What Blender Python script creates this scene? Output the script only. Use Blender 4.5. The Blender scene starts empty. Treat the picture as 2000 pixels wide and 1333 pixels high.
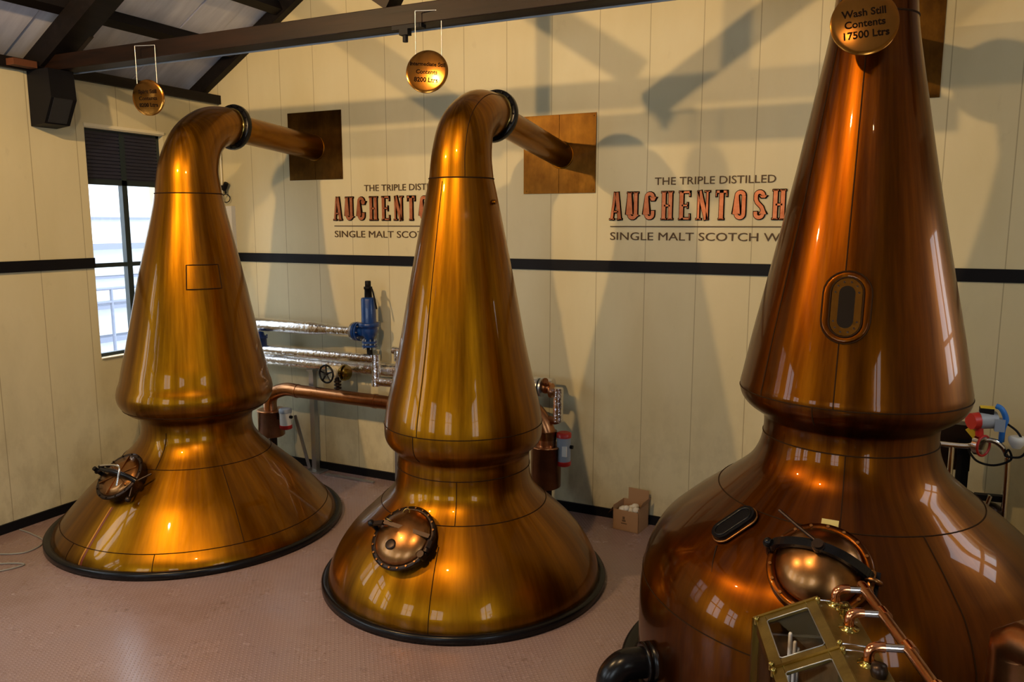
import bpy, math, random
from mathutils import Vector, Matrix
random.seed(7)
S = bpy.context.scene
COL = S.collection
PI = math.pi
def V(*a): return Vector(a if len(a) > 1 else a[0])

# ------------------------------------------------------------------ camera
cam = bpy.data.cameras.new('camera'); camo = bpy.data.objects.new('camera', cam); COL.objects.link(camo)
F_PX, YAW, PITCH, ROLL = 1544.52, 0.4546, 0.14743, 0.00044
CAM = V(8.206, -7.964, 3.2)
cam.sensor_width = 36; cam.lens = F_PX / 2000 * 36; cam.clip_start = .05; cam.clip_end = 200
cy_, sy_, cp_, sp_ = math.cos(YAW), math.sin(YAW), math.cos(PITCH), math.sin(PITCH)
Fw = V(-sy_*cp_, cy_*cp_, -sp_); Rt = V(cy_, sy_, 0); Up = Rt.cross(Fw)
Rt2 = Rt*math.cos(ROLL) + Up*math.sin(ROLL); Up2 = -Rt*math.sin(ROLL) + Up*math.cos(ROLL)
camo.matrix_world = Matrix(((Rt2.x, Up2.x, -Fw.x, CAM.x), (Rt2.y, Up2.y, -Fw.y, CAM.y), (Rt2.z, Up2.z, -Fw.z, CAM.z), (0, 0, 0, 1)))
S.camera = camo

# ------------------------------------------------------------------ exposure, sky, lamps
S.view_settings.view_transform = 'Standard'; S.view_settings.look = 'None'
S.view_settings.gamma = 1; S.view_settings.use_curve_mapping = False
S.view_settings.exposure = 0.14
S.cycles.max_bounces = 10; S.cycles.diffuse_bounces = 5; S.cycles.glossy_bounces = 6
S.cycles.sample_clamp_indirect = 6; S.cycles.caustics_reflective = False; S.cycles.caustics_refractive = False
S.cycles.use_denoising = True
w = bpy.data.worlds.new('overcast_sky'); S.world = w; w.use_nodes = True
bgn = w.node_tree.nodes['Background']; bgn.inputs[0].default_value = (.80, .90, 1, 1); bgn.inputs[1].default_value = 8.0

WARM = (1, .64, .29)
def lamp(name, loc, target, power, radius=.05, size=1.5, blend=.5, col=WARM):
    l = bpy.data.lights.new(name, 'SPOT'); l.energy = power; l.color = col
    l.shadow_soft_size = radius; l.spot_size = size; l.spot_blend = blend
    o = bpy.data.objects.new(name, l); COL.objects.link(o); o.location = loc
    o.rotation_euler = (V(target) - V(loc)).to_track_quat('-Z', 'Y').to_euler(); return o
LAMPS = [((2.3, -6.0, 5.40), (4.0, 0, 2.2), 600, 2.2), ((5.6, -6.6, 6.15), (6.0, 0, 2.4), 600, 2.0), ((8.9, -6.6, 5.9), (8.4, 0, 2.2), 210, 1.9)]
for lp in LAMPS: lamp('spot_lamp_light', lp[0], lp[1], lp[2], .06, lp[3], .4)
# windows of the room: (wall, centre along the wall, width, z0, z1); each gets a sampling portal
WINS = [('left', -1.435, 1.05, 1.65, 4.27), ('left', -.42, .66, .25, 2.55), ('left', -4.9, 1.05, 1.4, 4.27), ('left', -7.2, 1.5, 1.2, 4.27), ('left', -9.4, 1.5, 1.2, 4.27),
        ('rear', 2.4, 1.5, 1.4, 4.2), ('rear', 6.2, 1.5, 1.4, 4.2),
        ('right', -1.8, .9, 2.3, 4.4), ('right', -7.6, 1.8, 1.2, 4.2)]
XR, YB = 10.3, -11.0
for wl, c, wd, z0, z1 in WINS:
    a = bpy.data.lights.new('window_portal', 'AREA'); a.shape = 'RECTANGLE'; a.size = wd; a.size_y = z1 - z0
    a.cycles.is_portal = True
    o = bpy.data.objects.new('window_portal', a); COL.objects.link(o)
    zc = (z0 + z1) / 2
    if wl == 'left': o.location = (-.33, c, zc); d = V(1, 0, 0)
    elif wl == 'right': o.location = (XR + .33, c, zc); d = V(-1, 0, 0)
    else: o.location = (c, YB - .33, zc); d = V(0, 1, 0)
    o.rotation_euler = d.to_track_quat('-Z', 'Y').to_euler()

# ------------------------------------------------------------------ mesh helpers
class MB:
    def __init__(s): s.v = []; s.f = []; s.m = []; s.sm = []
    def add(s, vs, fs, mi=0, smooth=True):
        n = len(s.v); s.v += [V(x) for x in vs]
        for f in fs: s.f.append([i + n for i in f]); s.m.append(mi); s.sm.append(smooth)
        return s
    def box(s, a, b, mi=0):
        x0, y0, z0 = a; x1, y1, z1 = b
        return s.add([(x0,y0,z0),(x1,y0,z0),(x1,y1,z0),(x0,y1,z0),(x0,y0,z1),(x1,y0,z1),(x1,y1,z1),(x0,y1,z1)],
            [(0,3,2,1),(4,5,6,7),(0,1,5,4),(1,2,6,5),(2,3,7,6),(3,0,4,7)], mi, False)
    def fbox(s, M, a, b, mi=0):      # a box in a local frame
        t = MB().box(a, b); return s.add([M @ p for p in t.v], t.f, mi, False)
    def bar(s, p, q, wd, ht, up=(0, 0, 1), mi=0):    # rectangular bar between two points
        p, q, up = V(p), V(q), V(up); d = (q - p); L = d.length; d.normalize()
        r = d.cross(up).normalized(); u = r.cross(d).normalized()
        vs = [p + r*a*wd/2 + u*b*ht/2 + d*c for c in (0, L) for a, b in ((-1,-1),(1,-1),(1,1),(-1,1))]
        return s.add(vs, [(0,1,2,3),(7,6,5,4),(0,4,5,1),(1,5,6,2),(2,6,7,3),(3,7,4,0)], mi, False)
    def rings(s, R, mi=0, cap0=True, cap1=True, close=False):
        n = len(R[0]); vs = [p for r in R for p in r]; fs = []
        m = len(R)
        for i in range(m - 1 + (1 if close else 0)):
            for j in range(n):
                a = i*n; b = ((i+1) % m)*n
                fs.append((a+j, a+(j+1) % n, b+(j+1) % n, b+j))
        s.add(vs, fs, mi, True)
        if not close:
            if cap0: s.add(R[0], [tuple(range(n))[::-1]], mi, False)
            if cap1: s.add(R[-1], [tuple(range(n))], mi, False)
        return s
    def tube(s, path, r, seg=14, mi=0, cap=True, close=False):
        P = [V(p) for p in path]; n = len(P); rr = r if isinstance(r, (list, tuple)) else [r]*n
        R = []; prev = None
        for i in range(n):
            if close: t = (P[(i+1) % n] - P[i-1]).normalized()
            elif i == 0: t = (P[1]-P[0]).normalized()
            elif i == n-1: t = (P[-1]-P[-2]).normalized()
            else: t = ((P[i+1]-P[i]).normalized() + (P[i]-P[i-1]).normalized()).normalized()
            if prev is None:
                h = V(0,0,1) if abs(t.z) < .9 else V(1,0,0); u = (h - t*h.dot(t)).normalized()
            else: u = (prev - t*prev.dot(t)).normalized()
            prev = u; v = t.cross(u)
            R.append([P[i] + (u*math.cos(2*PI*k/seg) + v*math.sin(2*PI*k/seg))*rr[i] for k in range(seg)])
        return s.rings(R, mi, cap, cap, close)
    def cyl(s, p, q, r, r2=None, seg=20, mi=0): return s.tube([p, q], [r, r if r2 is None else r2], seg, mi)
    def lathe(s, prof, o=(0,0,0), ax=(0,0,1), seg=48, mi=0, cap=True):   # prof: (radius, distance along axis)
        o, t = V(o), V(ax).normalized(); h = V(1,0,0) if abs(t.x) < .9 else V(0,1,0)
        u = (h - t*h.dot(t)).normalized(); v = t.cross(u)
        R = [[o + t*z + (u*math.cos(2*PI*k/seg) + v*math.sin(2*PI*k/seg))*max(r, 1e-4) for k in range(seg)] for r, z in prof]
        return s.rings(R, mi, cap, cap)
    def torus(s, o, ax, R, r, seg=40, rs=10, mi=0):
        o, t = V(o), V(ax).normalized(); h = V(1,0,0) if abs(t.x) < .9 else V(0,1,0)
        u = (h - t*h.dot(t)).normalized(); v = t.cross(u)
        return s.tube([o + (u*math.cos(2*PI*k/seg) + v*math.sin(2*PI*k/seg))*R for k in range(seg)], r, rs, mi, close=True)
    def sphere(s, o, r, seg=16, sc=(1,1,1), mi=0):
        o = V(o); R = []
        for i in range(seg//2 + 1):
            a = PI*i/(seg//2) ; z = -math.cos(a); q = max(math.sin(a), 1e-3)
            R.append([o + V(r*q*math.cos(2*PI*k/seg)*sc[0], r*q*math.sin(2*PI*k/seg)*sc[1], r*z*sc[2]) for k in range(seg)])
        return s.rings(R, mi)
    def prism(s, pts, M, d, mi=0):     # polygon in a local XY plane, extruded along local Z by d
        n = len(pts); vs = [M @ V(x, y, 0) for x, y in pts] + [M @ V(x, y, d) for x, y in pts]
        fs = [tuple(range(n))[::-1], tuple(range(n, 2*n))] + [(i, (i+1) % n, n+(i+1) % n, n+i) for i in range(n)]
        return s.add(vs, fs, mi, False)

BASE = {}
def finish(name, mb, mats, parent=None, bevel=0):
    me = bpy.data.meshes.new(name)
    root = parent
    off = V(0, 0, 0)
    if parent is not None: off = BASE[parent.name]
    me.from_pydata([tuple(p - off) for p in mb.v], [], mb.f)
    for i, pl in enumerate(me.polygons): pl.material_index = mb.m[i]; pl.use_smooth = mb.sm[i]
    if not isinstance(mats, (list, tuple)): mats = [mats]
    for m in mats: me.materials.append(m)
    me.update()
    o = bpy.data.objects.new(name, me); COL.objects.link(o)
    if parent is not None: o.parent = parent
    BASE[o.name] = off
    if bevel:
        b = o.modifiers.new('bevel', 'BEVEL'); b.width = bevel; b.segments = 2; b.limit_method = 'ANGLE'; b.angle_limit = .6
    return o
def tag(o, label=None, cat=None, group=None, kind=None):
    if label: o['label'] = label
    if cat: o['category'] = cat
    if group: o['group'] = group
    if kind: o['kind'] = kind
    return o
def thing(name, label, cat, loc, group=None):
    o = bpy.data.objects.new(name, None); COL.objects.link(o); o.location = loc; o.empty_display_size = .1
    BASE[o.name] = V(loc); return tag(o, label, cat, group)
def struct(name, mb, mats, **k):
    o = finish(name, mb, mats, **k); o['kind'] = 'structure'; return o
def frame(o, x, y, z):
    x, y, z = V(x).normalized(), V(y).normalized(), V(z).normalized(); o = V(o)
    return Matrix(((x.x, y.x, z.x, o.x), (x.y, y.y, z.y, o.y), (x.z, y.z, z.z, o.z), (0, 0, 0, 1)))
def smooth_path(pts, n=6):
    P = [V(p) for p in pts]; out = []
    for i in range(len(P)-1):
        a = P[max(i-1, 0)]; b = P[i]; c = P[i+1]; d = P[min(i+2, len(P)-1)]
        for k in range(n):
            t = k/n
            out.append(.5*((2*b) + (c-a)*t + (2*a-5*b+4*c-d)*t*t + (3*b-a-3*c+d)*t**3))
    out.append(P[-1]); return out

# ------------------------------------------------------------------ materials
def mat(name, col=(.5,.5,.5), rough=.5, metal=0, **k):
    m = bpy.data.materials.new(name); m.use_nodes = True; b = m.node_tree.nodes['Principled BSDF']
    b.inputs['Base Color'].default_value = (*col, 1); b.inputs['Roughness'].default_value = rough; b.inputs['Metallic'].default_value = metal
    for a, v in k.items(): b.inputs[a].default_value = v
    return m
class NT:
    def __init__(s, m): s.m = m; s.t = m.node_tree; s.b = s.t.nodes['Principled BSDF']
    def n(s, ty, **k):
        x = s.t.nodes.new(ty)
        for a, v in k.items():
            if a.startswith('i_'): x.inputs[int(a[2:])].default_value = v
            else: setattr(x, a, v)
        return x
    def l(s, a, b): s.t.links.new(a, b)
    def math(s, op, a, b=None, c=None):
        x = s.n('ShaderNodeMath', operation=op)
        for i, q in enumerate((a, b, c)):
            if q is None: continue
            if isinstance(q, (int, float)): x.inputs[i].default_value = q
            else: s.l(q, x.inputs[i])
        return x.outputs[0]
    def coord(s, sc=(1,1,1), kind='Object'):
        c = s.n('ShaderNodeTexCoord'); m = s.n('ShaderNodeMapping'); m.inputs['Scale'].default_value = sc
        s.l(c.outputs[kind], m.inputs[0]); return m.outputs[0]
    def noise(s, vec, scale, det=3, rough=.5):
        x = s.n('ShaderNodeTexNoise'); x.inputs['Scale'].default_value = scale; x.inputs['Detail'].default_value = det
        x.inputs['Roughness'].default_value = rough; s.l(vec, x.inputs['Vector']); return x.outputs[0]
    def ramp(s, f, stops):
        x = s.n('ShaderNodeValToRGB'); e = x.color_ramp.elements
        while len(e) < len(stops): e.new(.5)
        for i, (p, c) in enumerate(stops): e[i].position = p; e[i].color = (*c, 1) if len(c) == 3 else c
        s.l(f, x.inputs[0]); return x.outputs[0]
    def mix(s, f, a, b, mode='MIX'):
        x = s.n('ShaderNodeMix', data_type='RGBA', blend_type=mode)
        for sock, q in ((x.inputs[0], f), (x.inputs[6], a), (x.inputs[7], b)):
            if isinstance(q, (int, float)): sock.default_value = q
            elif isinstance(q, tuple): sock.default_value = (*q, 1)
            else: s.l(q, sock)
        return x.outputs[2]
    def bump(s, h, st=.3, dist=.01):
        x = s.n('ShaderNodeBump'); x.inputs['Strength'].default_value = st; x.inputs['Distance'].default_value = dist
        s.l(h, x.inputs['Height']); s.l(x.outputs[0], s.b.inputs['Normal']); return x

def copper(name, c1, c2, c3, rough=.36, coat=.6, streak=None):
    m = mat(name, c1, rough, 1.0); t = NT(m)
    t.b.inputs['Coat Weight'].default_value = coat; t.b.inputs['Coat Roughness'].default_value = .03
    t.b.inputs['Coat IOR'].default_value = 1.3; t.b.inputs['Coat Tint'].default_value = (1, .9, .7, 1)
    if streak: v = t.coord(streak)
    else:      # streaks that run down the metal, fanning out from the vessel's axis
        tc = t.n('ShaderNodeTexCoord'); sp = t.n('ShaderNodeSeparateXYZ'); t.l(tc.outputs['Object'], sp.inputs[0])
        r_ = t.math('SQRT', t.math('ADD', t.math('ADD', t.math('MULTIPLY', sp.outputs[0], sp.outputs[0]), t.math('MULTIPLY', sp.outputs[1], sp.outputs[1])), .001))
        cb_ = t.n('ShaderNodeCombineXYZ'); t.l(t.math('MULTIPLY', t.math('DIVIDE', sp.outputs[0], r_), 7.0), cb_.inputs[0])
        t.l(t.math('MULTIPLY', t.math('DIVIDE', sp.outputs[1], r_), 7.0), cb_.inputs[1]); t.l(t.math('MULTIPLY', sp.outputs[2], .8), cb_.inputs[2]); v = cb_.outputs[0]
    a = t.noise(v, 1.0, 5, .65)
    v2 = t.coord((1, 1, 1)); b = t.noise(v2, 1.6, 3, .55); f = t.noise(v, 7.0, 2, .5) if not streak else t.noise(t.coord((60, 60, 3)), 1.0, 2, .5)
    c = t.ramp(a, [(.34, c1), (.5, c2), (.66, c3)])
    c = t.mix(t.math('MULTIPLY', t.math('SUBTRACT', b, .3), .35), c, c1)
    c = t.mix(t.math('MULTIPLY', f, .35), c, tuple(x*.7 for x in c1))
    t.l(c, t.b.inputs['Base Color'])
    r = t.math('ADD', t.math('MULTIPLY', a, .16), rough - .08); t.l(r, t.b.inputs['Roughness'])
    t.bump(t.math('ADD', t.math('MULTIPLY', b, .9), t.math('MULTIPLY', f, .03)), .10, .01)
    return m
M_gold = copper('golden_lacquered_copper', (.14, .056, .0014), (.23, .098, .0022), (.33, .150, .005))
M_gold2 = copper('golden_polished_copper', (.155, .060, .0014), (.25, .102, .0022), (.35, .155, .005))
M_red = copper('russet_lacquered_copper', (.070, .018, .0006), (.12, .034, .0009), (.175, .056, .0018), .34)
M_hatch = copper('worn_hatch_copper', (.20, .085, .025), (.28, .13, .042), (.36, .18, .07), .3, .3, (3, 3, 3))
M_pipecu = copper('dull_copper_pipe', (.36, .155, .06), (.46, .21, .09), (.56, .28, .13), .30, .2, (4, 4, 4))
M_elbow = copper('bright_copper_fitting', (.70, .27, .12), (.78, .33, .16), (.84, .42, .22), .16, .2, (9, 9, 9))
M_plate = copper('stained_copper_plate', (.05, .022, .005), (.10, .048, .009), (.16, .08, .014), .4, .1, (3, 3, 2))
M_sign = copper('polished_sign_copper', (.34, .135, .022), (.40, .165, .028), (.46, .19, .034), .16, 0, (2, 2, 2))
M_letter = copper('copper_lettering', (.38, .12, .05), (.46, .17, .08), (.55, .22, .11), .5, 0, (9, 9, 14))
M_satin = copper('satin_brass', (.20, .15, .05), (.27, .21, .075), (.34, .27, .10), .5, .3, (5, 5, 5))
M_brass = copper('polished_brass', (.34, .26, .07), (.42, .33, .10), (.50, .40, .14), .18, .2, (5, 5, 5))
M_seam = mat('dark_seam', (.022, .009, .002), .8, 0, **{'Specular IOR Level': .1})
M_black = mat('black_painted_iron', (.004, .004, .005), .25, 0, **{'Specular IOR Level': .25})
M_blackmatt = mat('black_matt_paint', (.005, .005, .007), .55, 0, **{'Specular IOR Level': .15})
M_darkiron = mat('dark_iron', (.035, .022, .016), .35, .8)
M_steel = mat('galvanised_steel', (.42, .45, .48), .35, .9)
M_chrome = mat('polished_steel', (.75, .75, .76), .12, 1)
M_foil = mat('silver_pipe_cladding', (.78, .78, .80), .2, 1)
t = NT(M_foil); t.bump(t.noise(t.coord((14, 14, 14)), 1.5, 3, .6), .5, .02)
M_blue = mat('blue_valve_paint', (.004, .038, .19), .32); M_blue.node_tree.nodes['Principled BSDF'].inputs['Coat Weight'].default_value = .3
M_redp = mat('red_plastic', (.50, .02, .015), .35)
M_grey = mat('grey_plastic', (.30, .34, .40), .45)
M_white = mat('white_paint', (.75, .73, .68), .45)
M_yellow = mat('yellow_tag', (.75, .55, .03), .5)
M_cyan = mat('blue_cable', (.02, .16, .55), .4)
M_dirt = mat('dark_lettering', (.010, .006, .004), .9, 0, **{'Specular IOR Level': 0.0})
M_brown = mat('bronze_lettering', (.07, .036, .010), .6, .2)
M_cream = mat('cream_window_paint', (.72, .66, .48), .5)
M_frame = mat('dark_window_frame', (.008, .02, .025), .4)
M_paper = mat('crumpled_paper', (.70, .68, .62), .8)
M_card = mat('cardboard', (.38, .22, .11), .85)
M_glass = mat('clear_glass', (1, 1, 1), .02, 0); nt_ = M_glass.node_tree      # thin pane: clear, with a Fresnel reflection
tr_ = nt_.nodes.new('ShaderNodeBsdfTransparent'); gl_ = nt_.nodes.new('ShaderNodeBsdfGlossy'); gl_.inputs['Roughness'].default_value = .02
lw_ = nt_.nodes.new('ShaderNodeLayerWeight'); lw_.inputs[0].default_value = .5; pw_ = nt_.nodes.new('ShaderNodeMath'); pw_.operation = 'POWER'; pw_.inputs[1].default_value = 5; fr0 = nt_.nodes.new('ShaderNodeMath'); fr0.operation = 'MULTIPLY_ADD'; fr0.inputs[1].default_value = .6; fr0.inputs[2].default_value = .035
nt_.links.new(lw_.outputs['Facing'], pw_.inputs[0]); nt_.links.new(pw_.outputs[0], fr0.inputs[0]); mx_ = nt_.nodes.new('ShaderNodeMixShader')
nt_.links.new(fr0.outputs[0], mx_.inputs[0]); nt_.links.new(tr_.outputs[0], mx_.inputs[1]); nt_.links.new(gl_.outputs[0], mx_.inputs[2])
nt_.links.new(mx_.outputs[0], nt_.nodes['Material Output'].inputs[0])
M_darkglass = mat('dark_glass', (.010, .006, .003), .35, 0, **{'Specular IOR Level': .1})

def wallmat(name, axis):
    m = mat(name, (.60, .53, .36), .55); t = NT(m)
    tc = t.n('ShaderNodeTexCoord'); sp = t.n('ShaderNodeSeparateXYZ'); t.l(tc.outputs['Object'], sp.inputs[0])
    x = sp.outputs[axis]; off = 4.78 if axis == 0 else -2.59
    fr = t.math('FRACT', t.math('ADD', t.math('DIVIDE', t.math('SUBTRACT', x, off), .53), 40.0 + .5))
    d = t.math('MULTIPLY', t.math('ABSOLUTE', t.math('SUBTRACT', fr, .5)), .53)
    line = t.math('LESS_THAN', d, .0045)
    n1 = t.noise(t.coord((1, 1, .35)), 1.1, 5, .6); n2 = t.noise(t.coord((1, 1, .6)), 5, 6, .65)
    c = t.ramp(n1, [(.3, (.56, .50, .30)), (.6, (.62, .56, .36)), (.8, (.53, .48, .30))])
    c = t.mix(t.ramp(n2, [(.62, (0,0,0)), (.8, (.45,.45,.45))]), c, (.42, .37, .24))
    low = t.math('MULTIPLY', t.math('SUBTRACT', 1.0, t.math('MULTIPLY', sp.outputs[2], .55)), .5)   # scuffs and grime near the floor
    low = t.math('MULTIPLY', t.math('MAXIMUM', low, 0.0), t.ramp(n2, [(.45, (0,0,0)), (.62, (1,1,1))]))
    c = t.mix(low, c, (.36, .31, .19))
    c = t.mix(t.math('MULTIPLY', line, .5), c, (.16, .12, .06))
    t.l(c, t.b.inputs['Base Color'])
    t.bump(t.math('ADD', t.math('MULTIPLY', line, -1.0), t.math('MULTIPLY', n1, .6)), .25, .006)
    return m
M_wallx = wallmat('cream_panel_wall', 0); M_wally = wallmat('cream_panel_wall_side', 1)

M_floor = mat('pink_tread_floor', (.42, .29, .25), .38); t = NT(M_floor)
tc = t.n('ShaderNodeTexCoord'); mp = t.n('ShaderNodeMapping'); mp.inputs['Rotation'].default_value = (0, 0, .12); t.l(tc.outputs['Object'], mp.inputs[0])
sp = t.n('ShaderNodeSeparateXYZ'); t.l(mp.outputs[0], sp.inputs[0])
k = 2*PI/.045
dots = t.math('MULTIPLY', t.math('SINE', t.math('MULTIPLY', sp.outputs[0], k)), t.math('SINE', t.math('MULTIPLY', sp.outputs[1], k)))
dt = t.ramp(dots, [(.35, (0,0,0)), (.75, (1,1,1))])
n1 = t.noise(t.coord(), .9, 5, .6); n2 = t.noise(t.coord(), 16, 5, .6); n3 = t.noise(t.coord(), 2.3, 4, .6)
c = t.ramp(n1, [(.3, (.205, .135, .12)), (.5, (.25, .175, .17)), (.72, (.235, .175, .185))])
c = t.mix(t.math('MULTIPLY', dt, .28), c, (.40, .31, .29))
c = t.mix(t.math('MULTIPLY', t.ramp(n2, [(.56, (0,0,0)), (.70, (.6,.6,.6))]), t.ramp(n3, [(.45, (0,0,0)), (.62, (1,1,1))])), c, (.09, .05, .035))
t.l(c, t.b.inputs['Base Color'])
t.l(t.math('ADD', t.math('MULTIPLY', n3, .30), .10), t.b.inputs['Roughness'])
t.bump(dt, .6, .004)

def woodmat(name, c1, c2, rough=.5, sc=(1, 12, 12)):
    m = mat(name, c1, rough); t = NT(m); n = t.noise(t.coord(sc), 1.3, 5, .65)
    t.l(t.ramp(n, [(.35, c1), (.65, c2)]), t.b.inputs['Base Color']); t.bump(n, .3, .006); t.b.inputs['Specular IOR Level'].default_value = .2; return m
M_wood = woodmat('dark_stained_timber', (.005, .0022, .0012), (.014, .0055, .0025))
M_wood2 = woodmat('near_black_timber', (.004, .003, .003), (.008, .0055, .005), .55, (12, 1, 12))
M_roof = mat('grey_roof_sheet', (.7, .7, .76), .6); t = NT(M_roof)
n1 = t.noise(t.coord((1, 8, 1)), 1.2, 4, .6)
t.l(t.ramp(n1, [(.3, (.60, .60, .68)), (.7, (.80, .80, .88))]), t.b.inputs['Base Color'])
M_darkroom = mat('cream_rear_wall', (.6, .55, .38), .7)

# ------------------------------------------------------------------ the room
ZE = 4.75                                  # top of the left wall
def roofz(x): return 5.2 + .59*(x if x < 5 else 10 - x)
mb = MB().box((-.3, YB-.3, -.2), (XR+.3, .3, 0)); struct('floor', mb, M_floor)
# back wall, with a gable top
mb = MB()
pts = [(-.3, 0), (XR+.3, 0), (XR+.3, roofz(XR+.3)), (5, roofz(5)), (-.3, roofz(-.3))]
mb.prism(pts, frame((0, 0, 0), (1,0,0), (0,0,1), (0,1,0)), .25); struct('wall_back', mb, M_wallx)
def holed(mb, a0, a1, z0, z1, holes, put):
    xs = sorted({a0, a1} | {h[0] for h in holes} | {h[1] for h in holes}); zs = sorted({z0, z1} | {h[2] for h in holes} | {h[3] for h in holes})
    for i in range(len(xs)-1):
        for j in range(len(zs)-1):
            xm, zm = (xs[i]+xs[i+1])/2, (zs[j]+zs[j+1])/2
            if any(h[0] < xm < h[1] and h[2] < zm < h[3] for h in holes): continue
            put(xs[i], xs[i+1], zs[j], zs[j+1])
def wins(wl): return [(c-wd/2, c+wd/2, z0, z1) for w_, c, wd, z0, z1 in WINS if w_ == wl]
mb = MB(); holed(mb, YB-.3, 0, 0, ZE, wins('left'), lambda a, b, c, d: mb.box((-.3, a, c), (0, b, d))); struct('wall_left', mb, M_wally)
mb = MB(); holed(mb, YB-.3, 0, 0, roofz(XR)+.1, wins('right'), lambda a, b, c, d: mb.box((XR, a, c), (XR+.3, b, d))); struct('wall_right', mb, M_wally)
mb = MB(); holed(mb, 0, XR, 0, ZE, wins('rear'), lambda a, b, c, d: mb.box((a, YB-.3, c), (b, YB, d)))
mb.prism([(0, ZE), (XR, ZE), (XR, roofz(XR)+.2), (5, roofz(5)+.1), (0, roofz(0)+.2)], frame((0, YB-.3, 0), (1,0,0), (0,0,1), (0,-1,0)), -.3)
struct('wall_rear', mb, M_darkroom)
# roof sheets with standing joints
mb = MB()
for sx in (0, 1):
    x0, x1 = (-.75, 5.02) if sx == 0 else (XR+.6, 4.98)
    y = YB-.35; i = 0
    while y < .3:
        y2 = min(y + .52, .3)
        z0, z1 = roofz(x0), 5.2 + .59*5
        d = .012*(i % 2)
        mb.add([(x0, y, z0+d), (x0, y2-.012, z0+d), (x1, y2-.012, z1+d), (x1, y, z1+d),
                (x0, y, z0+.06), (x0, y2, z0+.06), (x1, y2, z1+.06), (x1, y, z1+.06)],
               [(0,1,2,3),(7,6,5,4),(0,4,5,1),(3,2,6,7),(0,3,7,4),(1,5,6,2)], 0, False)
        y = y2; i += 1
struct('ceiling', mb, M_roof)
mb = MB().box((-.75, YB, 4.60), (-.3, .2, 4.86)).box((-.76, YB, 4.6), (-.70, .2, 4.86)); struct('trim_1', mb, M_wood2)
mb = MB().box((-.3, YB, ZE), (.06, 0, ZE+.11)); struct('trim_2', mb, M_wood2)                         # wall plate at the eave
mb = MB().box((0, -.02, 2.70), (XR, .0, 2.815)); struct('trim_3', mb, M_blackmatt)                      # black band on the back wall
mb = MB().box((0, YB, 2.70), (.02, -1.96, 2.815)).box((0, -.91, 2.70), (.02, 0, 2.815)); struct('trim_4', mb, M_blackmatt)
mb = MB().box((0, -.025, 0), (XR, 0, .10)); struct('baseboard_back', mb, M_blackmatt)
mb = MB().box((0, YB, 0), (.025, 0, .10)); struct('baseboard_left', mb, M_blackmatt)
mb = MB().box((XR-.025, YB, 0), (XR, 0, .10)); struct('baseboard_right', mb, M_blackmatt)
# windows
wi = 0
for wl, c, wd, z0, z1 in WINS:
    wi += 1
    def P(a, dz, dep):      # along, height, depth outwards
        if wl == 'left': return (-dep, a, dz)
        if wl == 'right': return (XR+dep, a, dz)
        return (a, YB-dep, dz)
    def bx(mb, a0, a1, b0, b1, d0, d1):
        p, q = P(a0, b0, d0), P(a1, b1, d1); mb.box([min(x) for x in zip(p, q)], [max(x) for x in zip(p, q)])
    a0, a1 = c-wd/2, c+wd/2; zb = 3.69
    root = bpy.data.objects.new('window_%d' % wi, None); COL.objects.link(root); root.location = P(c, z0, .1); BASE[root.name] = V(P(c, z0, .1)); root['kind'] = 'structure'
    mb = MB(); bx(mb, a0, a0+.04, z0, z1, .08, .14); bx(mb, a1-.04, a1, z0, z1, .08, .14)
    bx(mb, a0, a1, z0+.01, z0+.05, .08, .14); bx(mb, a0, a1, z1-.04, z1, .08, .14)
    bx(mb, c-.035, c+.035, z0, z1, .075, .145)
    zt = 2.72 if z0 > 1.5 else (z0+z1)/2
    bx(mb, a0, a1, zt-.025, zt+.025, .08, .14)
    if z1 > 4.1 : bx(mb, a0, a1, 3.64, 3.70, .075, .145)
    finish('window_frame', mb, M_frame, root)
    mb = MB(); bx(mb, a0+.02, a1-.02, z0+.02, z1-.02, .108, .112); finish('window_pane', mb, M_glass, root)
    mb = MB(); bx(mb, a0, a1, z0-.0, z0+.012, -.02, .08); bx(mb, a0, a1, z1-.012, z1, .0, .08); bx(mb, a0-.01, a1+.01, z1, z1+.035, -.015, .0); finish('window_sill', mb, M_cream, root)
    if z1 > 4.1:
        mb = MB()
        z = 3.72
        while z < z1-.05:
            for q0, q1 in ((a0+.04, c-.035), (c+.035, a1-.04)):
                bx(mb, q0, q1, z, z+.030, .078, .09)
            z += .040
        bx(mb, a0+.04, a1-.04, 3.70, z1-.04, .092, .10)
        finish('blind', mb, mat('navy_blind_%d' % wi, (.012, .014, .035), .5), root)
# the yard seen through the left window
M_out = mat('pale_render', (.40, .43, .46), .8); M_out2 = mat('grey_ledge', (.10, .115, .16), .8); M_out3 = mat('brick_band', (.35, .16, .14), .8)
bd = thing('building', 'pale rendered building with grey ledges seen through the left window', 'building', (-9, -1, 0))
finish('wall', MB().box((-11, -9, -1), (-9, 9, 9)), M_out, bd)
for zz, h, pr in ((1.2, .08, .5), (1.9, .05, .3), (2.6, .12, .6), (3.3, .05, .25), (.4, .12, .4)):
    finish('ledge', MB().box((-9, -9, zz), (-9+pr, 9, zz+h)), M_out2, bd)
finish('brick_band', MB().box((-9, -9, -.9), (-8.9, 9, -.1)), M_out3, bd)
finish('ground', MB().box((-30, -25, -1.2), (-.31, 12, -1)), mat('pale_yard', (.50, .48, .45), .9)); tag(bpy.data.objects['ground'], kind='structure')
bpy.data.objects['ground'].name = 'yard_ground'  # open ground of the yard, kept pale to bounce daylight to the roof
yr = thing('yard_railing', 'grey pipe railing in the yard outside the left window', 'railing', (-5, -1, -1))
for zz in (1.75, 2.0): finish('rail', MB().cyl((-5, -6, zz), (-5, 6, zz), .03, seg=8), M_out2, yr)
for yy in range(-6, 7, 2): finish('post', MB().cyl((-5, yy, -1), (-5, yy, 2.0), .03, seg=8), M_out2, yr)

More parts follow.
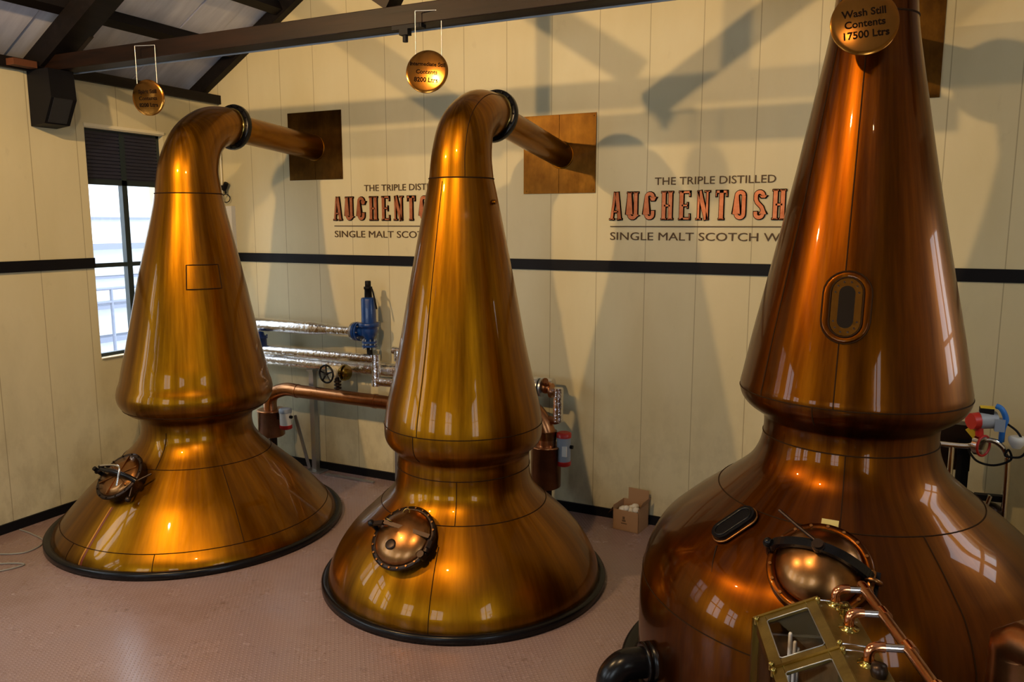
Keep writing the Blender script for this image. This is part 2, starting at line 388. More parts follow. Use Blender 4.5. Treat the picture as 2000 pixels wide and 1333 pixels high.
# ------------------------------------------------------------------ roof timbers
tb = thing('tie_beam', 'long dark brown timber beam crossing the room under the roof', 'beam', (3.7, -2.3, 4.77))
finish('beam', MB().box((-.05, -2.4, 4.77), (7.5, -2.2, 4.925)), M_wood, tb, bevel=.006)
finish('strut', MB().bar((4.38, -2.3, 4.98), (2.45, -2.3, 6.26), .16, .17, (0, 1, 0)), M_wood, tb)
finish('strut', MB().bar((5.75, -2.3, 4.98), (7.65, -2.3, 6.26), .16, .17, (0, 1, 0)), M_wood, tb)
finish('king_post', MB().box((4.95, -2.35, 4.92), (5.05, -2.25, 7.7)), M_wood, tb)
finish('lit_edge', MB().cyl((0.1, -2.195, 4.765), (7.4, -2.195, 4.765), .008, seg=6), M_grey, tb)  # grey line along the back lower edge, standing for daylight caught there
rf = thing('principal_rafter', 'heavy dark sloping rafter rising from the beam end at the left wall', 'rafter', (0, -2.3, 4.8))
finish('rafter', MB().bar((-.3, -2.32, 4.73), (4.95, -2.32, 7.83), .22, .26, (0, 1, 0)), M_wood2, rf)
finish('bracket', MB().bar((.32, -2.2, 4.98), (.55, -2.2, 5.12), .03, .05, (0, 1, 0)), M_darkiron, rf)
rf = thing('principal_rafter', 'heavy dark sloping rafter on the right hand slope of the roof', 'rafter', (10.3, -2.3, 4.8))
finish('rafter', MB().bar((10.3, -2.32, 4.73), (5.05, -2.32, 7.83), .22, .26, (0, 1, 0)), M_wood2, rf)
tag(finish('gable_rafter', MB().bar((-.4, -.05, 4.86), (5.0, -.05, 8.045), .16, .10, (0, 1, 0)), M_wood2), 'dark rafter fixed along the sloping top edge of the back wall', 'rafter')
for i, x in enumerate((.43, 1.17, 1.95, 2.75, 3.55, 4.35)):
    nm = ['lowest dark purlin of the left roof slope, crossing above the eave', 'second dark purlin up the left roof slope', 'third dark purlin up the left roof slope', 'fourth dark purlin up the left roof slope', 'fifth dark purlin up the left roof slope', 'dark purlin nearest the ridge on the left slope'][i]
    zz = roofz(x)
    tag(finish('purlin', MB().bar((x, YB, zz-.08), (x, -.1, zz-.08), .12, .13, (-.5, 0, 1)), M_wood2), nm, 'purlin', 'purlins of the left roof slope')
cb = thing('beam_bracket', 'black box shaped bracket under the beam end on the left wall', 'bracket', (0, -2.4, 4.2))
mb = MB()
mb.prism([(0, 4.76), (.34, 4.76), (.36, 4.47), (.22, 4.22), (0, 4.20)], frame((0, -2.56, 0), (1,0,0), (0,0,1), (0,-1,0)), -.28)
finish('box', mb, M_blackmatt, cb)
finish('front_plate', MB().bar((.365, -2.43, 4.47), (.235, -2.43, 4.235), .2, .012, (1, 0, -.5)), mat('slate_plate', (.012, .013, .017), .5), cb)
tag(finish('wall_plate_end', MB().box((.06, -2.80, 4.765), (.18, -2.56, 4.83)), mat('orange_timber', (.10, .03, .008), .7)), 'short orange brown timber end beside the black bracket', 'timber')

# ------------------------------------------------------------------ stills
def interp(z, T):
    if z <= T[0][0]: return T[0][1]
    for (a, ra), (b, rb) in zip(T, T[1:]):
        if z <= b: return ra + (rb-ra)*(z-a)/(b-a)
    return T[-1][1]
def fine(T, n=5):      # smooth curve through the profile knots (z, r) -> list of (z, r)
    P = smooth_path([(z, r, 0) for z, r in T], n); return [(p.x, p.y) for p in P]
class Still: pass
def make_still(name, label, cx, cy, tx, ty, T, cut, zs, neck, plate, rim, m, pipe_r, fl_r, seams, vseams, neck_seams=()):
    """cut: height of the waist seam between pot and head; zs: top of the head; neck: [(s, z, r)...]"""
    st = Still(); st.T = fine(T); st.c = lambda z: V(cx + tx*z, cy + ty*z, z)
    root = thing(name, label, 'pot still', (cx, cy, 0)); st.root = root
    def ring(z, seg=120, dr=0):
        c = st.c(z); r = interp(z, st.T) + dr
        return [c + V(math.cos(2*PI*k/seg)*r, math.sin(2*PI*k/seg)*r, 0) for k in range(seg)]
    def lathe(z0, z1, inset=0):
        zz = [z0] + [z for z, r in st.T if z0 + .004 < z < z1 - .004] + [z1]
        mb = MB(); mb.rings([ring(z) for z in zz], 0, True, False); return mb
    def seam_ring(mb, z, r=.0045, seg=90):
        c = st.c(z); R = interp(z, st.T) + .0005
        mb.torus(c, (0, 0, 1), R, r, seg, 6, 1)
    def seam_v(mb, deg, z0, z1, r=.004):
        a = math.radians(deg); P = []
        n = max(4, int((z1-z0)/.03))
        for i in range(n+1):
            z = z0 + (z1-z0)*i/n; R = interp(z, st.T) + .0005
            P.append(st.c(z) + V(math.cos(a)*R, math.sin(a)*R, 0))
        mb.tube(P, r, 6, 1)
    pot = lathe(.02, cut); head = lathe(cut, zs)
    for z in seams: seam_ring(pot if z < cut else head, z)
    for d, z0, z1 in vseams: seam_v(pot if z0 < cut else head, d, z0, z1)
    finish('pot', pot, [m, M_seam], root); finish('head', head, [m, M_seam], root)
    # swan neck: rings bending towards the wall
    hole = V(plate[0], 0, plate[1]); c0 = st.c(zs)
    u = V(hole.x - c0.x, hole.y - c0.y, 0); Ltot = u.length; u.normalize()
    P = smooth_path([c0 + u*s + V(0, 0, z - zs) for s, z, r in neck], 6)
    Rr = [p.x for p in smooth_path([(r, 0, 0) for s, z, r in neck], 6)]
    mb = MB(); R = []; side = u.cross(V(0, 0, 1))
    for i, p in enumerate(P):
        t = (P[min(i+1, len(P)-1)] - P[max(i-1, 0)]).normalized()
        if i == 0: t = V(0, 0, 1)
        n = side.cross(t)
        R.append([p + (side*math.cos(2*PI*k/64) + n*math.sin(2*PI*k/64))*Rr[i] for k in range(64)])
    mb.rings(R, 0, False, True)
    mb.torus(P[0], (0, 0, 1), Rr[0]+.001, .006, 60, 6, 1)
    for k in neck_seams: mb.tube([r[k] for r in R], .0035, 6, 1)
    finish('swan_neck', mb, [m, M_seam], root)
    fc = P[-1]; d = (hole - fc).normalized()
    mb = MB(); rn = Rr[-1]
    mb.lathe([(rn-.01, -.05), (rn+.012, -.05), (rn+.012, -.025), (rn-.01, -.025)], fc, d, 48)
    finish('neck_collar', mb, M_brass, root)
    mb = MB(); mb.lathe([(fl_r-.035, -.03), (fl_r, -.03), (fl_r+.004, -.02), (fl_r+.004, .02), (fl_r, .03), (fl_r-.035, .03)], fc, d, 64)
    fl = finish('flange_ring', mb, M_black, root)
    for k in range(16):
        a = 2*PI*k/16; q = d.cross(V(0,0,1)).normalized(); q2 = q.cross(d)
        pp = fc + (q*math.cos(a) + q2*math.sin(a))*(fl_r-.018)
        finish('bolt', MB().cyl(pp - d*.045, pp + d*.045, .009, seg=6), M_black, fl)
    mb = MB(); mb.tube([fc, hole + d*.02], pipe_r, 40); pm = V((fc + hole)/2)
    mb.torus(hole - d*.012, (0, 1, 0), pipe_r+.004, .008, 40, 6, 0)
    finish('lyne_arm', mb, [m, M_seam], root)
    # black curb round the foot
    mb = MB(); mb.lathe([(rim-.12, .0), (rim, .0), (rim, .055), (rim-.012, .07), (rim-.05, .07), (rim-.12, .03)], (cx, cy, 0), (0, 0, 1), 128)
    finish('curb', mb, M_black, root)
    st.surf = lambda deg, z: st.c(z) + V(math.cos(math.radians(deg)), math.sin(math.radians(deg)), 0)*interp(z, st.T)
    def fr(deg, z, rot=0):
        a = math.radians(deg); dz = .06; s = (interp(z+dz, st.T) - interp(z-dz, st.T))/(2*dz)
        rad = V(math.cos(a), math.sin(a), 0); up = (V(0, 0, 1) + rad*s).normalized(); t = V(-math.sin(a), math.cos(a), 0)
        n = t.cross(up).normalized()
        t2 = t*math.cos(rot) + up*math.sin(rot); u2 = -t*math.sin(rot) + up*math.cos(rot)
        return frame(st.surf(deg, z), t2, u2, n)
    st.fr = fr
    return st

T1 = [(0,1.445),(.1,1.408),(.2,1.33),(.35,1.20),(.5,1.062),(.65,.90),(.8,.742),(.9,.642),(1.0,.575),(1.1,.553),(1.19,.560),(1.23,.60),(1.28,.69),(1.36,.755),(1.44,.776),(1.52,.765),(1.6,.738),(1.75,.708),(1.9,.672),(2.2,.61),(2.6,.528),(3.0,.435),(3.3,.365),(3.5,.325)]
T2 = [(0,1.235),(.1,1.227),(.2,1.198),(.35,1.118),(.5,1.005),(.65,.850),(.8,.688),(.9,.620),(1.0,.598),(1.1,.594),(1.17,.592),(1.21,.61),(1.27,.672),(1.33,.700),(1.40,.706),(1.48,.702),(1.6,.683),(1.75,.648),(1.9,.612),(2.2,.547),(2.6,.475),(3.0,.397),(3.4,.316),(3.58,.278)]
T3 = [(0,1.34),(.3,1.345),(.6,1.345),(.8,1.325),(.95,1.285),(1.1,1.205),(1.2,1.105),(1.3,.99),(1.4,.86),(1.5,.735),(1.6,.625),(1.7,.568),(1.8,.543),(1.90,.540),(1.94,.56),(2.0,.645),(2.06,.692),(2.13,.706),(2.22,.690),(2.5,.635),(2.9,.548),(3.4,.442),(4.0,.325),(4.3,.268),(4.45,.245)]
still1 = make_still('spirit_still', 'leftmost golden copper pot still, standing in front of the window', 1.553, -2.048, .015, .011, T1, 1.21, 3.5,
    [(0,3.5,.325),(.015,3.75,.292),(.12,4.0,.262),(.30,4.16,.235),(.50,4.225,.208),(.66,4.235,.185)], (1.59, 4.13), 1.495, M_gold, .15, .238,
    (.19, .80, 1.31), ((-26, .19, .80), (-75, .80, 1.12), (-100, .04, .19), (-60,.03,.19)))
still2 = make_still('intermediate_still', 'middle golden copper pot still between the two others', 4.773, -1.931, 0, 0, T2, 1.19, 3.58,
    [(0,3.58,.278),(.01,3.78,.258),(.08,3.99,.24),(.25,4.13,.22),(.42,4.165,.205),(.55,4.165,.19)], (4.90, 3.92), 1.292, M_gold2, .132, .235,
    (.745, 1.07, 1.455), ((-66.5, .745, 1.07), (-74, .03, .62), (-94, 1.455, 3.55), (-97,1.22,1.455)), (9,))
still3 = make_still('wash_still', 'largest russet copper pot still, at the right of the photograph', 7.97, -2.375, 0, 0, T3, 1.925, 4.45,
    [(0,4.45,.245),(.01,4.62,.23),(.12,4.80,.22),(.35,4.88,.21),(.6,4.86,.2)], (7.99, 4.72), 1.473, M_red, .14, .24,
    (.79, 1.43, 1.81, 2.12), ((-88.4, 1.43, 1.81), (-56, .79, 1.43), (-104.6, 2.0, 2.12), (-95, 2.12, 4.4), (-135,2.12,4.4)))

# copper squares on the back wall
def wall_square(x0, x1, z0, z1, label):
    t = thing('copper_plate', label, 'plate', ((x0+x1)/2, 0, z0), 'copper plates behind the lyne arms')
    xm, zm = (x0+x1)/2, (z0+z1)/2
    mb = MB()
    for a, b in ((x0, xm-.002), (xm+.002, x1)): mb.box((a, -.012, z0), (b, 0, z1))
    mb.box((xm-.002, -.008, z0), (xm+.002, 0, z1), 1)
    finish('sheet', mb, [M_plate, M_seam], t)
    for q in (x0+.03, x1-.03):
        for z in (z0+.03, z1-.03): finish('screw', MB().cyl((q, -.018, z), (q, -.01, z), .008, seg=8), M_plate, t)
wall_square(1.18, 2.01, 3.74, 4.565, 'square stained copper plate on the back wall around the leftmost pipe')
wall_square(4.46, 5.29, 3.52, 4.34, 'square stained copper plate on the back wall around the middle pipe')
wall_square(7.56, 8.42, 4.28, 5.14, 'dark copper plate high on the back wall behind the largest still')

# hatches
def bolts(parent, M, R, n, z, m, r=.012, h=.015):
    for k in range(n):
        a = 2*PI*(k+.5)/n; p = M @ V(R*math.cos(a), R*math.sin(a), z); q = M @ V(R*math.cos(a), R*math.sin(a), z+h)
        finish('bolt', MB().cyl(p, q, r, seg=6), m, parent)
# -- leftmost still: flat lid with spokes
M = still1.fr(-94, .69, .15); R_ = .228
def L(x, y, z): return M @ V(x, y, z)
nz = (M.to_3x3() @ V(0, 0, 1))
col = finish('hatch_collar', MB().lathe([(R_, -.05), (R_, .085), (R_+.028, .085), (R_+.028, .10), (R_-.015, .10), (R_-.015, -.05)], L(0,0,0), nz, 40), M_darkiron, still1.root)
mb = MB().lathe([(R_-.012, .085), (R_-.012, .108), (R_*.6, .118), (.001, .125)], L(0,0,0), nz, 40); lid = finish('hatch_lid', mb, M_hatch, still1.root)
for k in range(3):
    a = PI*k/3 + .5
    finish('rib', MB().bar(L(-R_*.92*math.cos(a), -R_*.92*math.sin(a), .119), L(R_*.92*math.cos(a), R_*.92*math.sin(a), .119), .012, .016, nz), M_hatch, lid)
bolts(col, M, R_+.014, 14, .1, M_darkiron, .008, .012)
finish('crossbar', MB().tube([L(-.30, .02, .13), L(-.2, .03, .17), L(0, .0, .185), L(.2, -.03, .15), L(.27, -.05, .10)], [.025, .022, .024, .02, .024], 8), M_black, still1.root)
hb = finish('clamp', MB().cyl(L(-.27, .02, .06), L(-.27, .02, .20), .022, seg=10).cyl(L(-.2, .08, .14), L(-.16, .08, .14), .014, seg=8).cyl(L(-.25,.055,.17), L(-.17,.055,.19), .016, seg=8), M_black, still1.root)
finish('handle', MB().tube(smooth_path([L(-.2, .05, .20), L(-.04, .055, .21), L(.07, .04, .205), L(.10, -.02, .19), L(.10, -.13, .14)], 5), .011, 8), M_chrome, still1.root)
finish('counterweight', MB().sphere(L(.235, -.22, .05), .03).cyl(L(.22, -.05, .09), L(.235, -.2, .05), .01, seg=8).cyl(L(.23,-.06,.09), L(.33,.07,.04), .01, seg=8), M_darkiron, still1.root)
# red stain running down from the hatch is a painted strip
mb = MB()
for dd, mi, wdt in ((-91.0, 0, .35), (-89.9, 1, .35)):
    prev = None
    for i in range(13):
        z = .50 - .45*i/12; R = interp(z, still1.T) + .0015
        pp = [still1.c(z) + V(math.cos(math.radians(dd+q)), math.sin(math.radians(dd+q)), 0)*R for q in (-wdt, wdt)]
        if prev: mb.add([prev[0], prev[1], pp[1], pp[0]], [(0,1,2,3)], mi)
        prev = pp
finish('drip_stain', mb, [mat('orange_drip', (.55,.22,.03), .3, .6), mat('dark_red_drip', (.16,.02,.012), .4, .2)], still1.root)
# square patch on the head
mb = MB()
def patch_pt(st, d, z, e): R = interp(z, st.T)+e; a = math.radians(d); return st.c(z) + V(math.cos(a)*R, math.sin(a)*R, 0)
n = 10; ang = [-48 + 36*i/n for i in range(n+1)]; zz = [2.56 + .235*i/6 for i in range(7)]
grid = [[patch_pt(still1, a, z, .006) for a in ang] for z in zz]
mb.add([p for r in grid for p in r], [(j*(n+1)+i, j*(n+1)+i+1, (j+1)*(n+1)+i+1, (j+1)*(n+1)+i) for j in range(6) for i in range(n)])
pt = finish('patch', mb, M_gold, still1.root)
edge = [grid[0][i] for i in range(n+1)] + [grid[j][n] for j in range(1, 7)] + [grid[6][i] for i in range(n-1, -1, -1)] + [grid[j][0] for j in range(5, 0, -1)]
finish('patch_edge', MB().tube(edge, .006, 6, close=True), M_seam, pt)
# -- middle still: domed lid
M = still2.fr(-93, .625, .02); R_ = .245; nz = (M.to_3x3() @ V(0, 0, 1))
col = finish('hatch_collar', MB().lathe([(R_+.005, -.05), (R_+.005, .05), (R_+.038, .05), (R_+.038, .072), (R_-.015, .072), (R_-.015, -.05)], L(0,0,0), nz, 48), M_darkiron, still2.root)
bolts(col, M, R_+.022, 22, .07, M_hatch, .009, .012)
lid = finish('hatch_lid', MB().lathe([(R_, .06), (R_, .085), (R_*.93, .105), (R_*.75, .135), (R_*.5, .155), (R_*.25, .166), (.001, .17)], L(0,0,0), nz, 48), M_hatch, still2.root)
finish('lid_plate', MB().lathe([(.045, .155), (.045, .165), (.03, .168), (.001, .168)], L(-.02,-.11,0), nz, 20), M_darkiron, lid)
finish('crossbar', MB().bar(L(-.16, .055, .175), L(.27, .03, .125), .034, .022, nz).bar(L(-.16, .045, .185), L(-.29, .03, .15), .035, .025, nz), M_darkiron, still2.root)
finish('clamp', MB().cyl(L(-.285, .03, .17), L(-.285, .03, .03), .022, seg=10).sphere(L(-.29,.03,.16), .03), M_black, still2.root)
finish('hinge', MB().cyl(L(.27, -.09, .09), L(.27, .05, .09), .024, seg=12).cyl(L(.25, -.12, .05), L(.25, -.12, .12), .03, seg=12).bar(L(.24,-.03,.05), L(.30,-.03,.13), .06, .03, nz), M_darkiron, still2.root)
finish('lid_ring', MB().torus(L(-.12, .08, .175), M.to_3x3() @ V(.3,1,.2), .03, .006, 20, 6), M_brass, lid)
finish('lid_ring', MB().torus(L(-.04, .2, .12), nz, .03, .006, 20, 6), M_brass, lid)
a_ = patch_pt(still2, -5, 3.38, 0)
finish('stub', MB().cyl(a_, a_ + V(.03, 0, 0), .02, seg=10), M_gold2, still2.root)
# -- largest still: manhole dome, oval sight glass, oval hand hole, brass tag
M = still3.fr(-93.3, 1.262, -.04); R_ = .245; nz = (M.to_3x3() @ V(0, 0, 1))
col = finish('hatch_collar', MB().lathe([(R_+.04, -.06), (R_+.04, .03), (R_+.035, .04), (R_-.01, .04), (R_-.01, -.06)], L(0,0,0), nz, 56), M_red, still3.root)
bolts(col, M, R_+.018, 18, .036, M_hatch, .010, .012)
lid = finish('hatch_lid', MB().lathe([(R_-.012, .035), (R_-.012, .05), (R_*.9, .085), (R_*.75, .125), (R_*.5, .165), (R_*.25, .185), (.001, .19)], L(0,0,0), nz, 56), M_hatch, still3.root)
Pb = smooth_path([L(-.285, .05, .03), L(-.24, .05, .12), L(-.13, .045, .19), L(0, .035, .222), L(.13, .02, .195), L(.24, .0, .12), L(.27, -.005, .06)], 5)
mb = MB()
for a, b2 in zip(Pb, Pb[1:]): mb.bar(a, b2 + (b2-a)*.05, .05, .03, nz)
finish('crossbar', mb, M_black, still3.root)
finish('boss', MB().cyl(L(0, .03, .20), L(0, .03, .265), .028, seg=14).cyl(L(0,.03,.235), L(0,.03,.245), .036, seg=14), M_darkiron, still3.root)
finish('tommy_bar', MB().tube([L(.0, .04, .25), L(-.12, .11, .255), L(-.24, .19, .25)], .009, 8), M_darkiron, still3.root)
finish('clamp', MB().cyl(L(-.285, .05, .0), L(-.285, .05, .10), .03, seg=12).sphere(L(-.285, .05, .11), .026), M_black, still3.root)
finish('hinge', MB().torus(L(.285, -.02, .07), M.to_3x3() @ V(.2, 1, .3), .035, .014, 20, 8).cyl(L(.27, -.08, .04), L(.27, .04, .06), .022, seg=12), M_hatch, still3.root)
finish('hinge_lug', MB().bar(L(.27,-.1,.0), L(.27,.06,.0), .08, .05, nz), M_black, still3.root)
def oval(w_, h_, n=12):
    r = w_/2; pts = []
    for k in range(n+1): a = PI*k/n; pts.append((r*math.cos(a), h_/2 - r + r*math.sin(a)))
    for k in range(n+1): a = PI + PI*k/n; pts.append((r*math.cos(a), -h_/2 + r + r*math.sin(a)))
    return pts
M = still3.fr(-92.8, 2.715, 0)
def ovtube(wd, ht, z, r): return [M @ V(x, y, z) for x, y in oval(wd, ht)]
pf = finish('sight_glass', MB().prism(oval(.165, .34), M, .02), M_sign, still3.root); tag(pf, 'brass rimmed oval sight glass')
mb = MB(); R0 = [M @ V(x, y, -.02) for x, y in oval(.27, .43)]; R1 = [M @ V(x, y, .012) for x, y in oval(.265, .425)]; R2 = [M @ V(x, y, .018) for x, y in oval(.24, .40)]; R3 = [M @ V(x, y, .012) for x, y in oval(.19, .36)]
mb.rings([R0, R1, R2, R3], 0, False, True); finish('port_surround', mb, M_red, pf)
finish('port_seam', MB().tube(ovtube(.268, .428, .008, 0), .005, 6, close=True).tube(ovtube(.18, .352, .016, 0), .006, 6, close=True), M_seam, pf)
finish('port_glass', MB().prism(oval(.088, .25), M, .024), M_darkglass, pf)
for i, (x, y) in enumerate(oval(.128, .30, 5)): finish('port_screw', MB().cyl(M @ V(x, y, .018), M @ V(x, y, .027), .006, seg=6), M_darkiron, pf)
M = still3.fr(-127.6, 1.335, -.35)
hh = finish('hand_hole', MB().prism(oval(.135, .30), M, .045), M_black, still3.root)
finish('hand_hole_rim', MB().tube([M @ V(x, y, .012) for x, y in oval(.145, .31)], .008, 6, close=True), M_hatch, hh)
finish('hand_hole_lip', MB().tube([M @ V(x, y, .046) for x, y in oval(.09, .255)], .006, 6, close=True), M_black, hh)
M = still3.fr(-92.4, 1.452, 0)
tg = finish('tag_plate', MB().fbox(M, (-.047, -.03, .002), (.047, .03, .012)), mat('pale_brass_tag', (.62, .55, .22), .35, .4), still3.root)
mb = MB()
Pc = [patch_pt(still3, -128.4 + .9*i, 1.225 - .022*i, .001) for i in range(6)]
finish('dark_seam_mark', MB().tube(Pc, [.006, .005, .004, .003, .002, .001], 6), M_darkiron, still3.root)
# black outlet elbow low on the largest still
a = math.radians(-143); dr = V(math.cos(a), math.sin(a), 0); sfc = V(7.97, -2.375, .33) + dr*1.34
ob = finish('outlet_flange', MB().lathe([(.13, -.03), (.13, .02), (.115, .02), (.115, .035), (.13, .035), (.13, .06), (.11, .06)], sfc, dr, 36), M_black, still3.root)
Pe = smooth_path([sfc + dr*.03, sfc + dr*.12, sfc + dr*.20 + V(0,0,-.01), sfc + dr*.27 + V(0, 0, -.08), sfc + dr*.28 + V(0, 0, -.18), sfc + dr*.28 + V(0,0,-.33)], 5)
finish('outlet_elbow', MB().tube(Pe, .10, 24), M_black, still3.root)

# ------------------------------------------------------------------ hanging signs
def text_mesh(body, size, bold=0, ext=.002, align='CENTER'):
    c = bpy.data.curves.new('t', 'FONT'); c.body = body; c.size = size; c.offset = bold; c.extrude = ext; c.align_x = align; c.resolution_u = 3
    o = bpy.data.objects.new('t', c); COL.objects.link(o)
    bpy.context.view_layer.update()
    me = bpy.data.meshes.new_from_object(o.evaluated_get(bpy.context.evaluated_depsgraph_get()))
    mb = MB(); mb.add([v.co.copy() for v in me.vertices], [tuple(p.vertices) for p in me.polygons], 0, False)
    bpy.data.objects.remove(o); bpy.data.meshes.remove(me); return mb
def hanging_sign(c, r, nrm, lines, label, top, sizes, sag=0, bar=True):
    t = thing('hanging_sign', label, 'sign', c, 'round copper signs over the stills')
    n = V(nrm).normalized(); x = V(0, 0, 1).cross(n).normalized(); y = n.cross(x)
    x2 = x*math.cos(sag) + y*math.sin(sag); y2 = -x*math.sin(sag) + y*math.cos(sag)
    M = frame(c, x2, y2, n)
    finish('disc', MB().lathe([(r-.002, -.006), (r, -.003), (r, .001), (r-.003, .003), (r*.85, .0055), (r*.65, .0085), (r*.4, .011), (r*.2, .0122), (.001, .0126)], c, n, 64), M_sign, t)
    for i, (s, sz) in enumerate(zip(lines, sizes)):
        mb = text_mesh(s, sz, sz*.022, .001)
        yy = .055 - .062*i - sz*.3
        mb.v = [M @ V(v.x, v.y + yy, v.z + .0125 - .006*min(1, (v.x*v.x + (v.y+yy)**2)/(r*r))) for v in mb.v]
        finish('lettering', mb, M_dirt, t)
    for sx in (-1, 1):
        p = M @ V(sx*r*.62, r*.78, 0)
        finish('wire', MB().cyl(p, V(p.x, p.y, top), .004, seg=6), M_steel if bar else M_darkiron, t)
    if bar:
        p = M @ V(-r*.62, r*.78, 0); q = M @ V(r*.62, r*.78, 0)
        finish('hook_bar', MB().cyl(V(p.x, p.y, top), V(q.x, q.y, top), .004, seg=6), M_steel, t)
hanging_sign((1.62, -2.44, 4.395), .168, (.30, -1, -.06), ['Spirit Still', 'Contents', '8200 Ltrs'], 'small round copper sign hanging above the leftmost still', 4.875, (.05, .05, .05))
hanging_sign((4.76, -2.44, 4.385), .170, (.33, -1, .17), ['Intermediate Still', 'Contents', '8200 Ltrs'], 'round copper sign hanging above the middle still', 4.85, (.042, .046, .05), -.08)
hanging_sign((7.935, -2.83, 4.335), .185, (.22, -1, .14), ['Wash Still', 'Contents', '17500 Ltrs'], 'round copper sign hanging against the neck of the largest still', 5.3, (.058, .058, .058), .10, False)
tag(finish('beam_clamp', MB().box((4.42, -2.42, 4.735), (4.70, -2.35, 4.765)).cyl((4.53, -2.39, 4.74), (4.53, -2.39, 4.64), .022, seg=10).box((4.49, -2.42, 4.69), (4.57, -2.36, 4.735)), M_blackmatt),
    'small black fitting under the beam beside the middle hanging sign', 'fitting')

# ------------------------------------------------------------------ lettering on the back wall
def ribbon(pts, wd, ext=0):
    P = [V(x, y, 0) for x, y in pts]; n = len(P); A = []; B = []
    if ext: P[0] = P[0] - (P[1]-P[0]).normalized()*ext; P[-1] = P[-1] + (P[-1]-P[-2]).normalized()*ext
    for i in range(n):
        d0 = (P[i]-P[i-1]).normalized() if i else (P[1]-P[0]).normalized(); d1 = (P[i+1]-P[i]).normalized() if i < n-1 else d0
        t = (d0+d1).normalized(); nn = V(-t.y, t.x, 0); k = 1/max(.5, nn.dot(V(-d1.y, d1.x, 0)))
        A.append(P[i] + nn*wd/2*k); B.append(P[i] - nn*wd/2*k)
    return A, B
def arc(cx, cy, rx, ry, a0, a1, n=7): return [(cx + rx*math.cos(math.radians(a0+(a1-a0)*i/n)), cy + ry*math.sin(math.radians(a0+(a1-a0)*i/n))) for i in range(n+1)]
W, Hh, TT, tt = .122, .285, .043, .022
l_, r_ = TT/2+.006, W-TT/2-.006
def serif(x, y): return ([(x-.029, y), (x+.029, y)], .014)
G = {
 'A': [([(.018, 0), (W/2-.008, Hh)], .03), ([(W-.018, 0), (W/2+.008, Hh)], .042), ([(.03, .085), (W-.03, .085)], tt), serif(.02, .008), serif(W-.02, .008)],
 'U': [([(l_, Hh), (l_, .055)] + arc(W/2, .055, W/2-l_, .055-TT/2, 180, 360) + [(r_, .055), (r_, Hh)], TT*.95), serif(l_, Hh-.008), serif(r_, Hh-.008)],
 'C': [([(r_, .19)] + [(r_, Hh-.055)] + arc(W/2, Hh-.055, W/2-l_, .055-TT/2, 0, 180) + [(l_, .055)] + arc(W/2, .055, W/2-l_, .055-TT/2, 180, 360) + [(r_, .095)], TT*.92)],
 'H': [([(l_, 0), (l_, Hh)], TT), ([(r_, 0), (r_, Hh)], TT), ([(l_, Hh/2), (r_, Hh/2)], tt*1.1), serif(l_, .008), serif(r_, .008), serif(l_, Hh-.008), serif(r_, Hh-.008)],
 'E': [([(l_, 0), (l_, Hh)], TT), ([(l_, Hh-.012), (W-.005, Hh-.012)], .024), ([(l_, .012), (W-.003, .012)], .024), ([(l_, Hh/2), (W-.028, Hh/2)], tt), ([(W-.012, Hh), (W-.012, Hh-.055)], .014), ([(W-.012, 0), (W-.012, .06)], .014), ([(W-.034, Hh/2-.03), (W-.034, Hh/2+.03)], .012), serif(l_, .008), serif(l_, Hh-.008)],
 'N': [([(.018, 0), (.018, Hh)], .026), ([(W-.018, 0), (W-.018, Hh)], .026), ([(.024, Hh), (W-.024, 0)], TT*1.05), serif(.02, .008), serif(W-.02, Hh-.008)],
 'T': [([(W/2, 0), (W/2, Hh)], TT*1.05), ([(.004, Hh-.014), (W-.004, Hh-.014)], .028), ([(.010, Hh), (.010, Hh-.06)], .014), ([(W-.010, Hh), (W-.010, Hh-.06)], .014), serif(W/2, .008)],
 'O': [(arc(W/2, Hh-.055, W/2-l_, .055-TT/2, 0, 180) + [(l_, .055)] + arc(W/2, .055, W/2-l_, .055-TT/2, 180, 360) + [(r_, Hh-.05)], TT*.95)],
 'S': [([(r_, .205)] + [(r_, Hh-.055)] + arc(W/2, Hh-.055, W/2-l_, .055-TT/2, 0, 180) + [(l_, .195), (l_+.012, .165), (r_-.012, .12), (r_, .09)] + [(r_, .055)] + arc(W/2, .055, W/2-l_, .055-TT/2, 360, 180) + [(l_, .08)], TT*.92)],
}
def strokes(mb, ch, x0, z0, y, dep, grow, mi):
    for pts, wd in G[ch]:
        A, B = ribbon(pts, wd + grow*2, grow)
        n = len(A)
        f = lambda p, d: V(x0 + p.x, y - d, z0 + p.y)
        vs = [f(p, 0) for p in A] + [f(p, 0) for p in B] + [f(p, dep) for p in A] + [f(p, dep) for p in B]
        fs = []
        for i in range(n-1):
            fs += [(2*n+i, 2*n+i+1, 3*n+i+1, 3*n+i), (i, i+1, 2*n+i+1, 2*n+i), (n+i+1, n+i, 3*n+i, 3*n+i+1)]
        fs += [(0, 2*n, 3*n, n), (n-1, 2*n-1, 4*n-1, 3*n-1)]
        mb.add(vs, fs, mi, False)
